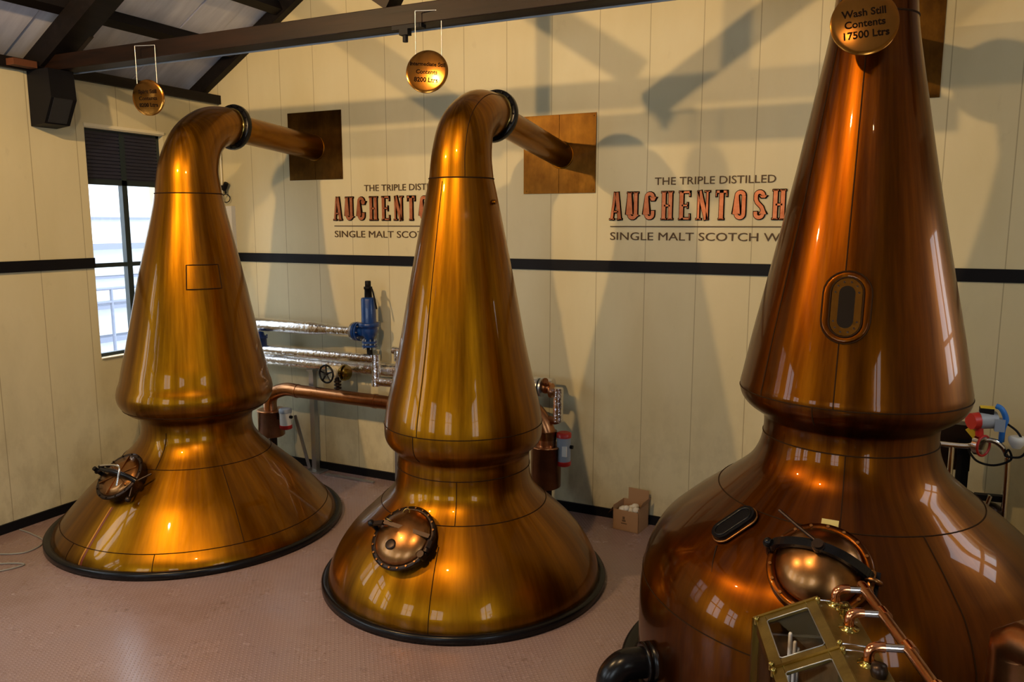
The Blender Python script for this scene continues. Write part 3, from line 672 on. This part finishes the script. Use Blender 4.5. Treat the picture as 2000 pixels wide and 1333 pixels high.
def wall_text(x0, label):
    t = thing('wall_sign', label, 'sign', (x0, 0, 3.0), 'distillery signs on the back wall')
    word = 'AUCHENTOSHAN'; pitch = (2.10 - W)/(len(word)-1)
    for i, ch in enumerate(word):
        mb = MB(); strokes(mb, ch, x0 + i*pitch, 3.238, 0, .012, .005, 1); strokes(mb, ch, x0 + i*pitch, 3.238, -.002, .022, -.003, 0)
        finish('copper_letter', mb, [M_letter, M_dirt], t)
    finish('underline', MB().box((x0, -.01, 3.166), (x0+2.10, 0, 3.176)), M_brown, t)
    for body, xa, xb, z, h in (('THE TRIPLE DISTILLED', x0+.465, x0+1.64, 3.587, .075), ('SINGLE MALT SCOTCH WHISKY', x0+.0, x0+2.10, 3.032, .080)):
        mb = text_mesh(body, .1, 0.0, .004, 'LEFT')
        xs = [v.x for v in mb.v]; ys = [v.y for v in mb.v]; a, b2 = min(xs), max(xs); c, d = min(ys), max(ys)
        mb.v = [V(xa + (v.x-a)/(b2-a)*(xb-xa), -.005 - v.z, z + (v.y-c)/(d-c)*h) for v in mb.v]
        fx = sorted(((sum(mb.v[i].x for i in f)/len(f)), k) for k, f in enumerate(mb.f))     # one mesh per word
        ends = {}; spans = []
        for x, k in fx:
            lo, hi = min(mb.v[i].x for i in mb.f[k]), max(mb.v[i].x for i in mb.f[k])
            if spans and lo - spans[-1][1] < .034: spans[-1][1] = max(spans[-1][1], hi); spans[-1][2].append(k)
            else: spans.append([lo, hi, [k]])
        for lo, hi, ks in spans:
            wb = MB(); idx = {}
            for k in ks:
                f = []
                for i in mb.f[k]:
                    if i not in idx: idx[i] = len(wb.v); wb.v.append(mb.v[i])
                    f.append(idx[i])
                wb.f.append(f); wb.m.append(0); wb.sm.append(False)
            finish('word_lettering', wb, M_brown, t)
wall_text(1.86, 'raised copper lettering partly hidden by the middle still, left of the two wall signs')
wall_text(5.46, 'raised copper lettering partly hidden by the largest still, right of the two wall signs')

# ------------------------------------------------------------------ pipework behind the stills
YP = -.30
def hpipe(name, label, x0, x1, z, r, m, y=YP, extra=None):
    t = thing(name, label, 'pipe', ((x0+x1)/2, y, z)); finish('pipe', MB().cyl((x0, y, z), (x1, y, z), r, seg=28), m, t)
    if extra: extra(t)
    return t
def exA(t):
    finish('reducer', MB().tube([(1.70, YP, 1.915), (1.95, YP, 1.915)], [.085, .060], 24), M_foil, t)
    finish('narrow_pipe', MB().cyl((1.95, YP, 1.915), (2.33, YP, 1.915), .056, seg=24), M_foil, t)
    finish('flange', MB().cyl((2.33, YP, 1.915), (2.36, YP, 1.915), .11, seg=24), M_steel, t)
hpipe('insulated_pipe', 'uppermost silver clad pipe running to the tall blue valve', .1, 1.70, 1.915, .085, M_foil, YP, exA)
def exB(t):
    finish('elbow_pipe', MB().tube([(2.62, YP, 1.60), (2.70, YP, 1.60), (2.70, YP, 1.58), (2.70, YP, 1.30), (2.70, YP, 1.29), (2.85, YP, 1.29)], .055, 20), M_foil, t)
hpipe('insulated_pipe', 'thin silver clad pipe with a square drop beside the middle still', .1, 2.62, 1.605, .055, M_foil, YP-.05, None)
t = bpy.data.objects['insulated_pipe.001']
finish('drop_pipe', MB().tube([(2.60, YP-.05, 1.605), (2.68, YP-.05, 1.605)], .058, 20).cyl((2.68, YP-.05, 1.66), (2.68, YP-.05, 1.28), .056).cyl((2.66, YP-.05, 1.335), (2.95, YP-.05, 1.335), .05), M_foil, t)
hpipe('insulated_pipe', 'thickest silver clad pipe, lowest of the three on the wall', .1, 4.9, 1.45, .085, M_foil, YP+.12)
tag(finish('pipe_cap', MB().cyl((2.98, YP, 1.60), (2.98, YP, 1.72), .06, seg=20).cyl((2.9, YP, 1.72), (3.06, YP, 1.72), .045, seg=20), M_foil), 'short silver clad pipe stub rising beside the middle still', 'pipe')
# tall blue safety valve
bv = thing('safety_valve', 'tall blue safety valve on top of the silver pipes', 'valve', (2.56, YP, 1.66))
finish('stem', MB().cyl((2.56, YP, 1.60), (2.56, YP, 1.74), .035), M_blackmatt, bv)
fb = finish('lower_flange', MB().cyl((2.56, YP, 1.74), (2.56, YP, 1.765), .09).cyl((2.56, YP, 1.785), (2.56, YP, 1.81), .09), M_blue, bv)
for k in range(8): finish('bolt', MB().cyl((2.56+.075*math.cos(k*PI/4), YP+.075*math.sin(k*PI/4), 1.715), (2.56+.075*math.cos(k*PI/4), YP+.075*math.sin(k*PI/4), 1.835), .009, seg=6), M_steel, fb)
finish('body', MB().lathe([(.05, 1.81), (.06, 1.85), (.095, 1.89), (.105, 1.95), (.10, 1.98), (.125, 1.985), (.125, 2.01), (.125, 2.03), (.09, 2.035)], (2.56, YP, 0), (0,0,1), 32).cyl((2.56, YP, 1.915), (2.41, YP, 1.915), .06), M_blue, bv)
sf = finish('side_flange', MB().cyl((2.365, YP, 1.915), (2.395, YP, 1.915), .115).cyl((2.405, YP, 1.915), (2.43, YP, 1.915), .115), M_blue, bv)
for k in range(8): finish('bolt', MB().cyl((2.34, YP+.095*math.cos(k*PI/4), 1.915+.095*math.sin(k*PI/4)), (2.45, YP+.095*math.cos(k*PI/4), 1.915+.095*math.sin(k*PI/4)), .009, seg=6), M_steel, sf)
finish('bonnet', MB().lathe([(.088, 2.035), (.088, 2.31), (.08, 2.33), (.045, 2.335)], (2.56, YP, 0), (0,0,1), 32), M_blue, bv)
finish('cap', MB().lathe([(.045, 2.33), (.042, 2.43), (.05, 2.43), (.05, 2.46), (.035, 2.46), (.035, 2.52), (.03, 2.53)], (2.56, YP, 0), (0,0,1), 20), M_blackmatt, bv)
finish('lever', MB().tube(smooth_path([(2.57, YP, 2.46), (2.62, YP-.02, 2.45), (2.65, YP-.02, 2.38), (2.69, YP-.02, 2.20)], 5), .010, 8), M_blackmatt, bv)
# small blue cap
sv = thing('small_valve', 'small blue valve cap between the silver pipes beside the leftmost still', 'valve', (.88, YP, 1.66))
finish('bonnet', MB().lathe([(.085, 1.64), (.085, 1.74), (.095, 1.745), (.095, 1.765), (.06, 1.78), (.05, 1.82), (.001, 1.835)], (.88, YP-.05, 0), (0,0,1), 24), M_blue, sv)
for k in range(6): finish('bolt', MB().cyl((.88+.09*math.cos(k*PI/3), YP-.05+.09*math.sin(k*PI/3), 1.735), (.88+.09*math.cos(k*PI/3), YP-.05+.09*math.sin(k*PI/3), 1.785), .01, seg=6), M_blue, sv)
# handwheel valve
hv = thing('handwheel_valve', 'stop valve with a black spoked handwheel in front of the silver pipes', 'valve', (2.12, YP-.12, 1.40))
hx = V(2.14, YP-.12, 1.42); ax = V(-.05, -1, .0).normalized(); wc = hx + ax*.17
finish('body', MB().sphere(hx, .085, sc=(1, 1, .85)).cyl(hx - ax*.12, hx + ax*.09, .06).cyl(hx + ax*.07, hx + ax*.095, .085), M_cream, hv)
finish('bronze_flange', MB().cyl(hx + V(.12, 0, 0), hx + V(.14, 0, 0), .10).cyl(hx + V(.16, 0, -.0), hx + V(.18, 0, 0), .085).cyl(hx, hx + V(.2, 0, 0), .05), M_brass, hv)
finish('spindle', MB().cyl(hx, wc + ax*.02, .018), M_steel, hv)
hw = finish('handwheel', MB().torus(wc, ax, .105, .012, 32, 8).cyl(wc - ax*.015, wc + ax*.02, .022), M_black, hv)
q = ax.cross(V(0,0,1)).normalized(); q2 = q.cross(ax)
for k in range(5):
    a = 2*PI*k/5+.3; finish('spoke', MB().cyl(wc, wc + (q*math.cos(a)+q2*math.sin(a))*.10, .009, seg=8), M_black, hw)
finish('drain_stem', MB().cyl(hx, hx + V(.02, 0, -.14), .028).torus(hx+V(.02,0,-.12), (0,0,1), .035, .012).torus(hx+V(.02,0,-.16), (0,0,1), .035, .012).torus(hx+V(.02,0,-.20), (0,0,1), .035, .012).cyl(hx+V(.02,0,-.1), hx+V(.02,0,-.22), .02), M_darkiron, hv)
# copper vapour pipes and their drums
def drum(name, label, x, y, z0, z1, r, alabel):
    t = thing(name, label, 'drum', (x, y, 0))
    finish('drum', MB().lathe([(r-.02, z0), (r, z0+.015), (r, z1-.01), (r+.008, z1-.01), (r+.008, z1+.01), (r-.01, z1+.012)], (x, y, 0), (0,0,1), 36), M_pipecu, t)
    finish('stand', MB().cyl((x+.02, y, 0), (x+.02, y, z0+.01), .05), M_darkiron, t)
    return t
d1 = drum('copper_drum', 'upright copper drum hanging beside the leftmost still', .98, -.32, .46, .80, .17, '')
finish('outlet_pipe', MB().tube(smooth_path([(.98, -.32, .78), (.98, -.32, .93), (1.05, -.32, 1.03), (1.25, -.32, 1.10), (1.45, -.32, 1.095)], 6), .085, 24).cyl((1.45, -.32, 1.095), (3.9, -.32, 1.07), .082, seg=28), M_pipecu, d1)
finish('pipe_collar', MB().cyl((2.62, -.32, 1.083), (2.66, -.32, 1.083), .088).cyl((1.42,-.32,1.096), (1.45,-.32,1.096), .089), M_pipecu, d1)
d2 = drum('copper_drum', 'upright copper drum standing beside the middle still', 4.89, -.34, .36, .82, .165, '')
finish('outlet_pipe', MB().tube(smooth_path([(4.89, -.34, .80), (4.89, -.34, .93), (4.84, -.34, 1.06), (4.74, -.34, 1.18), (4.6, -.34, 1.22), (4.4, -.34, 1.22)], 6), [.12]*2+[.115]*29 if False else .11, 24), M_pipecu, d2)
finish('band', MB().lathe([(.118, .90), (.118, .99)], (4.89, -.34, 0), (0,0,1), 28), M_hatch, d2)
def actuator(x, y, z0, z1, label, lab):
    t = thing('actuator', label, 'actuator', (x, y, z0)); r = .075
    finish('housing', MB().lathe([(r, z0+.05), (r, z1-.05)], (x, y, 0), (0,0,1), 24), M_grey if lab else M_white, t)
    finish('end_cap', MB().lathe([(r-.01, z0), (r+.006, z0+.01), (r+.006, z0+.055)], (x, y, 0), (0,0,1), 24), M_redp, t)
    finish('top_cap', MB().lathe([(r+.006, z1-.055), (r+.006, z1-.01), (r-.015, z1)], (x, y, 0), (0,0,1), 24), M_redp if lab else M_grey, t)
    finish('cable_gland', MB().cyl((x+r-.01, y, (z0+z1)/2+.03), (x+r+.03, y, (z0+z1)/2+.03), .02), M_blackmatt, t)
    if lab: finish('label_plate', MB().box((x+.01, y-r-.004, z0+.12), (x+.06, y-r+.02, z1-.14)), M_white, t)
    finish('arm', MB().cyl((x-.02, y, (z0+z1)/2), (x-.14, y, (z0+z1)/2), .025), M_darkiron, t)
actuator(1.26, -.36, .59, .86, 'grey actuator with a red base beside the drum of the leftmost still', False)
actuator(5.09, -.32, .62, .99, 'grey and red actuator beside the drum of the middle still', True)
v2 = thing('flanged_valve', 'small rusty flanged valve with a silver clad drop pipe, right of the middle still', 'valve', (4.86, -.32, 1.2))
finish('pipe', MB().cyl((4.4, -.32, 1.455), (4.80, -.32, 1.455), .06), M_foil, v2)
finish('flange', MB().cyl((4.78, -.32, 1.455), (4.80, -.32, 1.455), .10).cyl((4.82, -.32, 1.455), (4.84, -.32, 1.455), .10), M_steel, v2)
finish('body', MB().sphere((4.88, -.32, 1.46), .07).cyl((4.88, -.32, 1.46), (4.90, -.40, 1.55), .035).cyl((4.93,-.32,1.43), (4.95,-.32,1.43), .08), M_pipecu, v2)
finish('drop_pipe', MB().tube([(4.93, -.32, 1.42), (5.02, -.32, 1.42)], .045, 16).cyl((5.02, -.32, 1.465), (5.02, -.32, 1.10), .055), M_foil, v2)
finish('lower_joint', MB().tube(smooth_path([(5.02, -.32, 1.12), (4.98, -.32, 1.10), (4.90, -.33, 1.11), (4.88,-.34,1.0)], 4), .04, 14), M_pipecu, v2)
# steel supports
def support(x, y, h, label, brace):
    t = thing('steel_support', label, 'support', (x, y, 0))
    finish('post', MB().box((x-.035, y-.035, .01), (x+.035, y+.035, h)), M_steel, t)
    finish('base_plate', MB().box((x-.13, y-.09, 0), (x+.13, y+.09, .015)), M_steel, t)
    finish('head', MB().box((x-.05, y-.06, h-.03), (x+.05, y+.06, h)), M_steel, t)
    if brace:
        finish('brace', MB().bar((x-.30, y-.02, .72), (x-.09, y-.02, .03), .045, .012, (0, 1, 0)), M_steel, t)
support(1.53, -.13, 1.36, 'galvanised steel post with a slanting brace under the silver pipes', True)
support(3.05, -.45, 1.36, 'galvanised steel post behind the left edge of the middle still', False)
tag(finish('floor_bar', MB().bar((1.75, -.20, .012), (2.5, -.20, .012), .04, .02), M_steel), 'thin steel bar lying on the floor against the back wall', 'bar')

# corner fittings
cp = thing('wall_panel', 'narrow white panel on the back wall in the left corner', 'panel', (.16, 0, 2.84))
finish('box', MB().box((.06, -.07, 2.84), (.215, 0, 3.43)), M_white, cp)
finish('cover', MB().box((.075, -.076, 2.88), (.13, -.07, 3.40)), mat('pale_blue_cover', (.5, .6, .72), .4), cp)
fl_ = thing('wall_spotlight', 'small black fitting with a wire ring high in the left corner', 'fitting', (.12, -.05, 3.60))
finish('body', MB().box((.02, -.09, 3.66), (.11, -.02, 3.70)).cyl((.09, -.06, 3.64), (.15, -.07, 3.73), .03).cyl((.11, -.06, 3.66), (.12, -.06, 3.59), .014), M_blackmatt, fl_)
finish('ring', MB().torus((.12, -.06, 3.53), (.5, -.85, 0), .052, .006, 24, 6), M_blackmatt, fl_)
tag(finish('wall_conduit', MB().cyl((.03, -.03, 3.0), (.03, -.03, 4.6), .012, seg=8), M_cream), 'thin cream conduit running up the left corner', 'conduit')

# cardboard box
cb = thing('cardboard_box', 'open cardboard box with crumpled paper against the back wall', 'box', (5.83, -.10, 0))
Mx = Matrix.Translation((5.81, -.185, 0)) @ Matrix.Rotation(-.12, 4, 'Z')
a, b2, h, th = .145, .13, .26, .006
mb = MB(); mb.fbox(Mx, (-a, -b2, 0), (a, b2, th)); mb.fbox(Mx, (-a, -b2, 0), (-a+th, b2, h)); mb.fbox(Mx, (a-th, -b2, 0), (a, b2, h)); mb.fbox(Mx, (-a, b2-th, 0), (a, b2, h)); mb.fbox(Mx, (-a, -b2, 0), (a, -b2+th, h*.85))
finish('carton', mb, M_card, cb)
finish('flap', MB().fbox(Mx, (-a*.6, b2-th, h), (a, b2, h+.13)), M_card, cb)
finish('flap', MB().add([Mx @ V(a, -b2, h), Mx @ V(a, b2, h), Mx @ V(a+.04, b2*.8, h+.08), Mx @ V(a+.04, -b2*.8, h+.08)], [(0,1,2,3)]), M_card, cb)
finish('flap', MB().add([Mx @ V(-a, -b2, h*.95), Mx @ V(-a, b2, h*.95), Mx @ V(-a-.06, b2, h*.6), Mx @ V(-a-.06, -b2, h*.6)], [(0,1,2,3)]), M_card, cb)
mb = MB()
for i in range(7): mb.sphere(Mx @ V(random.uniform(-.09,.09), random.uniform(-.07,.07), .19+random.uniform(0,.04)), .05, 8, (random.uniform(.7,1.2), 1, .7))
finish('paper', mb, M_paper, cb)
finish('print_mark', MB().fbox(Mx, (-.04, -b2-.001, .10), (.0, -b2+.001, .12)).fbox(Mx, (-.05, -b2-.001, .075), (.015, -b2+.001, .085)).fbox(Mx, (-.035, -b2-.001, .125), (-.01, -b2+.001, .155)), mat('box_print', (.12,.07,.035), .8), cb)

# cables on the floor at the left
for pts, lb in (([(.06, -3.10, .008), (.3, -3.12, .008), (.6, -3.2, .008), (.68, -3.45, .008), (.4, -3.6, .008), (.1, -3.5, .008)], 'upper loop of thin grey cable on the floor by the left wall'),
                ([(.1, -4.2, .008), (.45, -4.0, .008), (.72, -3.72, .008), (.95, -3.62, .008), (.85, -3.85, .008), (.5, -3.95, .008), (.3, -4.4, .008)], 'lower loop of thin grey cable on the floor by the left wall')):
    tag(finish('floor_cable', MB().tube(smooth_path(pts, 8), .008, 8), mat('grey_cable', (.22, .22, .20), .5)), lb, 'cable', 'cables on the floor at the left')

# ------------------------------------------------------------------ rail stand at the right
rs = thing('rail_stand', 'bent steel tube stand behind the right side of the largest still', 'stand', (8.9, -.7, 0))
y = -.70
finish('tube_frame', MB().tube(smooth_path([(8.45, y, 1.40), (8.78, y, 1.40), (8.86, y, 1.44), (8.92, y, 1.47), (9.0, y, 1.46), (9.07, y, 1.38), (9.09, y, 1.2), (9.10, y, .02)], 6), .024, 12), M_chrome, rs)
finish('upright', MB().cyl((8.69, y, 0), (8.69, y, 1.39), .022), M_chrome, rs)
finish('disc_flange', MB().cyl((8.865, y-.02, 1.43), (8.905, y-.05, 1.43), .085, seg=28), M_chrome, rs)
finish('gasket_ring', MB().torus((8.905, y-.05, 1.43), (.8, -.6, 0), .082, .010, 28, 8), M_redp, rs)
finish('column', MB().box((8.74, y+.10, 0), (8.83, y+.18, 1.42)), M_blackmatt, rs)
finish('foot', MB().bar((8.60, y+.05, .02), (9.2, y+.05, .02), .06, .04), M_chrome, rs)
fm = thing('flow_meter', 'red capped grey meter with a blue hose on the rail stand', 'meter', (8.90, y-.03, 1.55))
finish('housing', MB().cyl((8.86, y-.02, 1.63), (8.98, y+.02, 1.64), .07, seg=20).box((8.97, y-.06, 1.56), (9.04, y+.02, 1.66)), M_grey, fm)
finish('red_cap', MB().cyl((8.80, y-.06, 1.625), (8.86, y-.02, 1.63), .068, seg=10).cyl((8.865, y-.03, 1.58), (8.875, y-.03, 1.50), .03), M_redp, fm)
finish('display', MB().box((8.86, y-.04, 1.69), (8.96, y+.04, 1.735)), M_blackmatt, fm)
finish('yellow_strip', MB().box((8.865, y-.035, 1.735), (8.965, y+.035, 1.745)), M_yellow, fm)
finish('blue_hose', MB().tube(smooth_path([(8.97, y-.02, 1.76), (9.01, y-.03, 1.74), (9.045, y-.03, 1.66), (9.03, y-.02, 1.58), (9.03, y, 1.47)], 5), .022, 10), M_cyan, fm)
tag(finish('sensor_cap', MB().lathe([(.03, -.06), (.055, -.02), (.062, 0), (.062, .025), (.05, .035)], (9.13, y-.05, 1.50), (0,0,1), 24), [M_white]), 'small round white and blue cap beside the bent steel rail', 'cap')
tag(finish('black_cable', MB().tube(smooth_path([(9.03, y-.02, 1.64), (9.12, y-.05, 1.58), (9.17, y-.05, 1.50), (9.20, y-.05, 1.44), (9.16, y-.05, 1.37), (9.06, y-.06, 1.37), (9.08, y-.05, 1.42), (9.10, y-.05, 1.34), (8.99, y-.05, 1.28), (8.87, y-.05, 1.30), (8.81, y+.05, 1.36)], 6), .009, 8), M_blackmatt), 'black cable looping around the rail stand', 'cable')
cbx = thing('control_box', 'dark control box with a yellow tag behind the rail stand', 'box', (8.70, y+.2, 1.1))
finish('case', MB().box((8.55, y+.15, 1.15), (8.84, y+.30, 1.54)), M_darkiron, cbx)
finish('tag', MB().bar((8.80, y+.0, 1.56), (8.86, y+.0, 1.49), .07, .008, (0, -1, 0)), M_yellow, cbx)
finish('stand', MB().box((8.60, y+.2, 0), (8.66, y+.26, 1.15)), M_blackmatt, cbx)
pm = thing('pump', 'small dark pump with a black knob below the rail stand', 'pump', (9.0, y+.1, .8))
finish('body', MB().sphere((9.0, y+.05, .84), .11, sc=(1, 1, .9)).cyl((9.0, y+.05, 0), (9.0, y+.05, .8), .05), M_darkiron, pm)
finish('knob', MB().bar((8.88, y+.03, .98), (9.10, y+.03, .99), .06, .05), M_blackmatt, pm)
finish('fitting', MB().cyl((8.97, y+.0, .93), (8.99, y+.0, 1.01), .02), M_chrome, pm)

# ------------------------------------------------------------------ spirit safe in the foreground
ss = thing('spirit_safe', 'brass and glass spirit safe in front of the largest still', 'spirit safe', (8.0, -4.7, 0))
au = V(.307, -.952, 0).normalized(); wu = V(.952, .307, 0).normalized()
O = V(7.94, -3.98, 0)
def Q(a, w_, z): return O + au*a + wu*w_ + V(0, 0, z)
ZT, ZL, WL, WT = 1.35, 1.225, -.285, .155
PL = .465; NP = 3
FM = frame(O, au, wu, (0, 0, 1))
finish('cabinet', MB().fbox(FM, (0, WL, .05), (PL*NP, WT, .70)).fbox(FM, (.03, WL+.03, 0), (PL*NP-.03, WT-.03, .05)), woodmat('safe_cabinet_wood', (.10, .04, .015), (.18, .075, .03), .4), ss)
finish('tray', MB().fbox(FM, (-.015, WL-.015, .70), (PL*NP+.015, WT+.015, .74)), M_brass, ss, bevel=.004)
finish('top_strip', MB().fbox(FM, (-.01, 0, ZT-.012), (PL*NP+.01, WT, ZT)), M_satin, ss, bevel=.003)
finish('back_panel', MB().fbox(FM, (0, WT-.01, .74), (PL*NP, WT, ZT-.012)), M_blackmatt, ss)
# end wall (far) and front glazing
for nme, a in (('end_frame', 0), ('end_frame', PL*NP)):
    mb = MB(); mb.bar(Q(a, WL, .74), Q(a, WL, ZL), .03, .03, au); mb.bar(Q(a, WT-.015, .74), Q(a, WT-.015, ZT-.01), .03, .03, au); mb.bar(Q(a, WL, ZL-.01), Q(a, 0, ZT-.02), .03, .03, au); mb.bar(Q(a, WL, .755), Q(a, WT, .755), .03, .03, au)
    finish(nme, mb, M_brass, ss)
sl = (Q(0, 0, ZT) - Q(0, WL, ZL)); Ls = sl.length; sl.normalize(); ns = au.cross(sl); ns = ns if ns.z > 0 else -ns
for i in range(NP):
    a0 = PL*i + .006; a1 = PL*(i+1) - .006
    FF = frame(Q(a0, WL, ZL), au, sl, ns); Lw = a1 - a0
    if FF.determinant() < 0: pass
    fw = .052; mb = MB()
    mb.fbox(FF, (0, 0, -.008), (Lw, fw, .008)).fbox(FF, (0, Ls-fw, -.008), (Lw, Ls, .008)).fbox(FF, (0, fw, -.008), (fw, Ls-fw, .008)).fbox(FF, (Lw-fw, fw, -.008), (Lw, Ls-fw, .008))
    ld = finish('lid_frame', mb, M_satin, ss, bevel=.003)
    finish('lid_glass', MB().fbox(FF, (fw-.005, fw-.005, -.003), (Lw-fw+.005, Ls-fw+.005, .001)), M_glass, ld)
    finish('lid_bead', MB().tube([FF @ V(*p, .009) for p in ((fw, fw+.01), (fw, Ls-fw-.01), (fw+.01, Ls-fw), (Lw-fw-.01, Ls-fw), (Lw-fw, Ls-fw-.01), (Lw-fw, fw+.01), (Lw-fw-.01, fw), (fw+.01, fw))], .003, 6, close=True), M_steel, ld)
    for a in (a0+.02, a1-.02):
        for w_ , z in ((WL, ZL), (0, ZT)):
            finish('corner_knob', MB().sphere(Q(a, w_, z+.018), .014, 12).cyl(Q(a, w_, z-.01), Q(a, w_, z+.015), .012).cyl(Q(a-.02, w_, z+.01), Q(a+.02, w_, z+.01), .008), M_brass, ld)
        finish('hinge_strap', MB().tube([Q(a, .0, ZT+.014), Q(a, .05, ZT+.012), Q(a+.003, .11, ZT+.008)], [.006, .004, .005], 8), M_chrome, ld)
    # front glazing under each lid
    mb = MB(); FV = frame(Q(a0, WL, .74), au, (0, 0, 1), -wu); hv_ = ZL - .74
    mb.fbox(FV, (0, 0, -.012), (Lw, .04, .004)).fbox(FV, (0, hv_-.04, -.012), (Lw, hv_, .004)).fbox(FV, (0, 0, -.012), (.035, hv_, .004)).fbox(FV, (Lw-.035, 0, -.012), (Lw, hv_, .004))
    fr_ = finish('front_frame', mb, M_brass, ss); finish('front_glass', MB().fbox(FV, (.03, .035, -.006), (Lw-.03, hv_-.035, -.002)), M_glass, fr_)
    finish('locking_bar', MB().bar(Q(a0-.006, WL-.01, ZL+.004), Q(a0-.006, 0, ZT+.010), .018, .012, ns), M_brass, ss)
mb = MB().add([Q(.012, WL, .74), Q(.012, WT-.02, .74), Q(.012, WT-.02, 1.16), Q(.012, WL, 1.16), Q(.002, WL, .74), Q(.002, WT-.02, .74), Q(.002, WT-.02, 1.16), Q(.002, WL, 1.16)], [(0,1,2,3),(7,6,5,4),(0,4,5,1),(1,5,6,2),(2,6,7,3),(3,7,4,0)], 0, False)
finish('end_board', mb, woodmat('end_board_wood', (.07, .032, .012), (.16, .08, .03), .4, (14, 14, 2)), ss)
mb = MB().add([Q(.012, WL, 1.17), Q(.012, WT-.02, 1.17), Q(.012, WT-.02, ZT-.015), Q(.012, 0, ZT-.015), Q(.012, WL, ZL-.004)], [(0,1,2,3,4)], 0, False)
finish('end_pane', mb, M_darkglass, ss)
finish('end_rail', MB().bar(Q(.016, WL, 1.165), Q(.016, WT-.02, 1.165), .012, .01), M_steel, ss)
for a, w_, hh in ((.15, -.145, .44), (.155, -.123, .40), (.15, -.107, .365)):
    finish('hydrometer', MB().cyl(Q(a, w_, .80), Q(a, w_, .80+hh), .010, seg=10).sphere(Q(a, w_, .80+hh), .010, 8), M_white, ss)
for a in (.62, 1.08):
    finish('glass_bowl', MB().lathe([(.09, .76), (.10, .80), (.10, .92), (.095, .93)], Q(a, -.05, 0), (0,0,1), 24, cap=False), M_glass, ss)
finish('inner_shelf', MB().fbox(FM, (.02, WL+.03, .80), (.5, -.12, .815)), woodmat('inner_shelf_wood', (.12, .05, .02), (.22, .10, .04), .4), ss)
# copper manifold above the safe, with three elbows
mf = thing('copper_manifold', 'copper pipe with elbows feeding the top of the spirit safe', 'pipe', Q(.3, .2, ZT))
zm = ZT + .075; wm = .245
finish('main_pipe', MB().cyl(Q(-.02, wm-.03, zm+.01), Q(PL*NP+.1, wm+.03, zm-.0), .023, seg=18), M_pipecu, mf)
for i, a in enumerate((.03, .27, .57, .87)):
    w_ = .085
    jp = smooth_path([Q(a, w_, ZT), Q(a, w_, ZT+.05), Q(a, w_+.012, ZT+.072), Q(a, w_+.035, zm+.005), Q(a, w_+.06, zm+.005)], 5)
    e = finish('elbow', MB().tube(jp, .022, 16), M_elbow, mf)
    finish('sleeve', MB().cyl(Q(a, w_+.05, zm+.005), Q(a, wm-.02, zm+.005), .017, seg=14), M_chrome, e)
    finish('collar', MB().lathe([(.045, 0), (.045, .006), (.026, .008), (.026, .02)], Q(a, w_, ZT), (0,0,1), 28), M_brass, e)
    finish('tee', MB().cyl(Q(a-.03, wm-.026+i*.012, zm+.006), Q(a+.03, wm-.022+i*.012, zm+.006), .028, seg=18), M_elbow, mf)
tp = thing('brass_tap', 'small brass taps between the elbows on top of the spirit safe', 'tap', Q(.15, .085, ZT))
for a in (.12, .17):
    finish('tap', MB().cyl(Q(a, .085, ZT), Q(a, .085, ZT+.05), .009, seg=10).cyl(Q(a, .06, ZT+.04), Q(a, .11, ZT+.04), .006, seg=8).sphere(Q(a, .06, ZT+.04), .011, 8).sphere(Q(a, .11, ZT+.04), .011, 8).cyl(Q(a,.085,ZT+.015), Q(a,.085,ZT+.022), .02), M_brass, tp)
tag(finish('gauge_cap', MB().lathe([(.03, 0), (.035, .02), (.03, .05), (.001, .055)], Q(.66, .10, ZT+.0), (0,0,1), 20), M_darkiron), 'dark round cap beside the nearest elbow on the spirit safe', 'cap')

# thick copper pipe at the right edge
bp = thing('copper_downpipe', 'thick copper pipe with a mitred elbow at the right edge', 'pipe', (8.80, -3.95, 0))
cx_, cy_2 = 8.785, -3.95
finish('upright', MB().cyl((cx_, cy_2, 0), (cx_, cy_2, 1.26), .10, seg=36), M_pipecu, bp)
finish('elbow', MB().tube([(cx_, cy_2, 1.26), (cx_, cy_2, 1.30), (cx_+.04, cy_2-.04, 1.345), (cx_+.12, cy_2-.13, 1.345)], .10, 36), M_pipecu, bp)
finish('arm', MB().cyl((cx_+.11, cy_2-.12, 1.335), (cx_+.7, cy_2-.75, 1.335), .10, seg=36), M_pipecu, bp)
finish('joint_ring', MB().torus((cx_+.12, cy_2-.13, 1.335), (1, -1.08, 0), .101, .004, 36, 6), M_brass, bp)

# lamp fixtures over the room (behind the camera's view)
for i, lp in enumerate(LAMPS):
    p = V(lp[0]); d = (V(lp[1]) - p).normalized()
    t = thing('spot_lamp', ['ceiling spot lamp at the left of the room', 'ceiling spot lamp at the middle of the room', 'ceiling spot lamp at the right of the room'][i], 'lamp', p - d*.1, 'spot lamps')
    finish('shade', MB().lathe([(.03, -.22), (.09, -.18), (.10, -.02)], p, d, 24, cap=False), M_blackmatt, t)
    finish('hanger', MB().cyl(p - d*.2, V(p.x, p.y, roofz(p.x)), .012, seg=8), M_blackmatt, t)
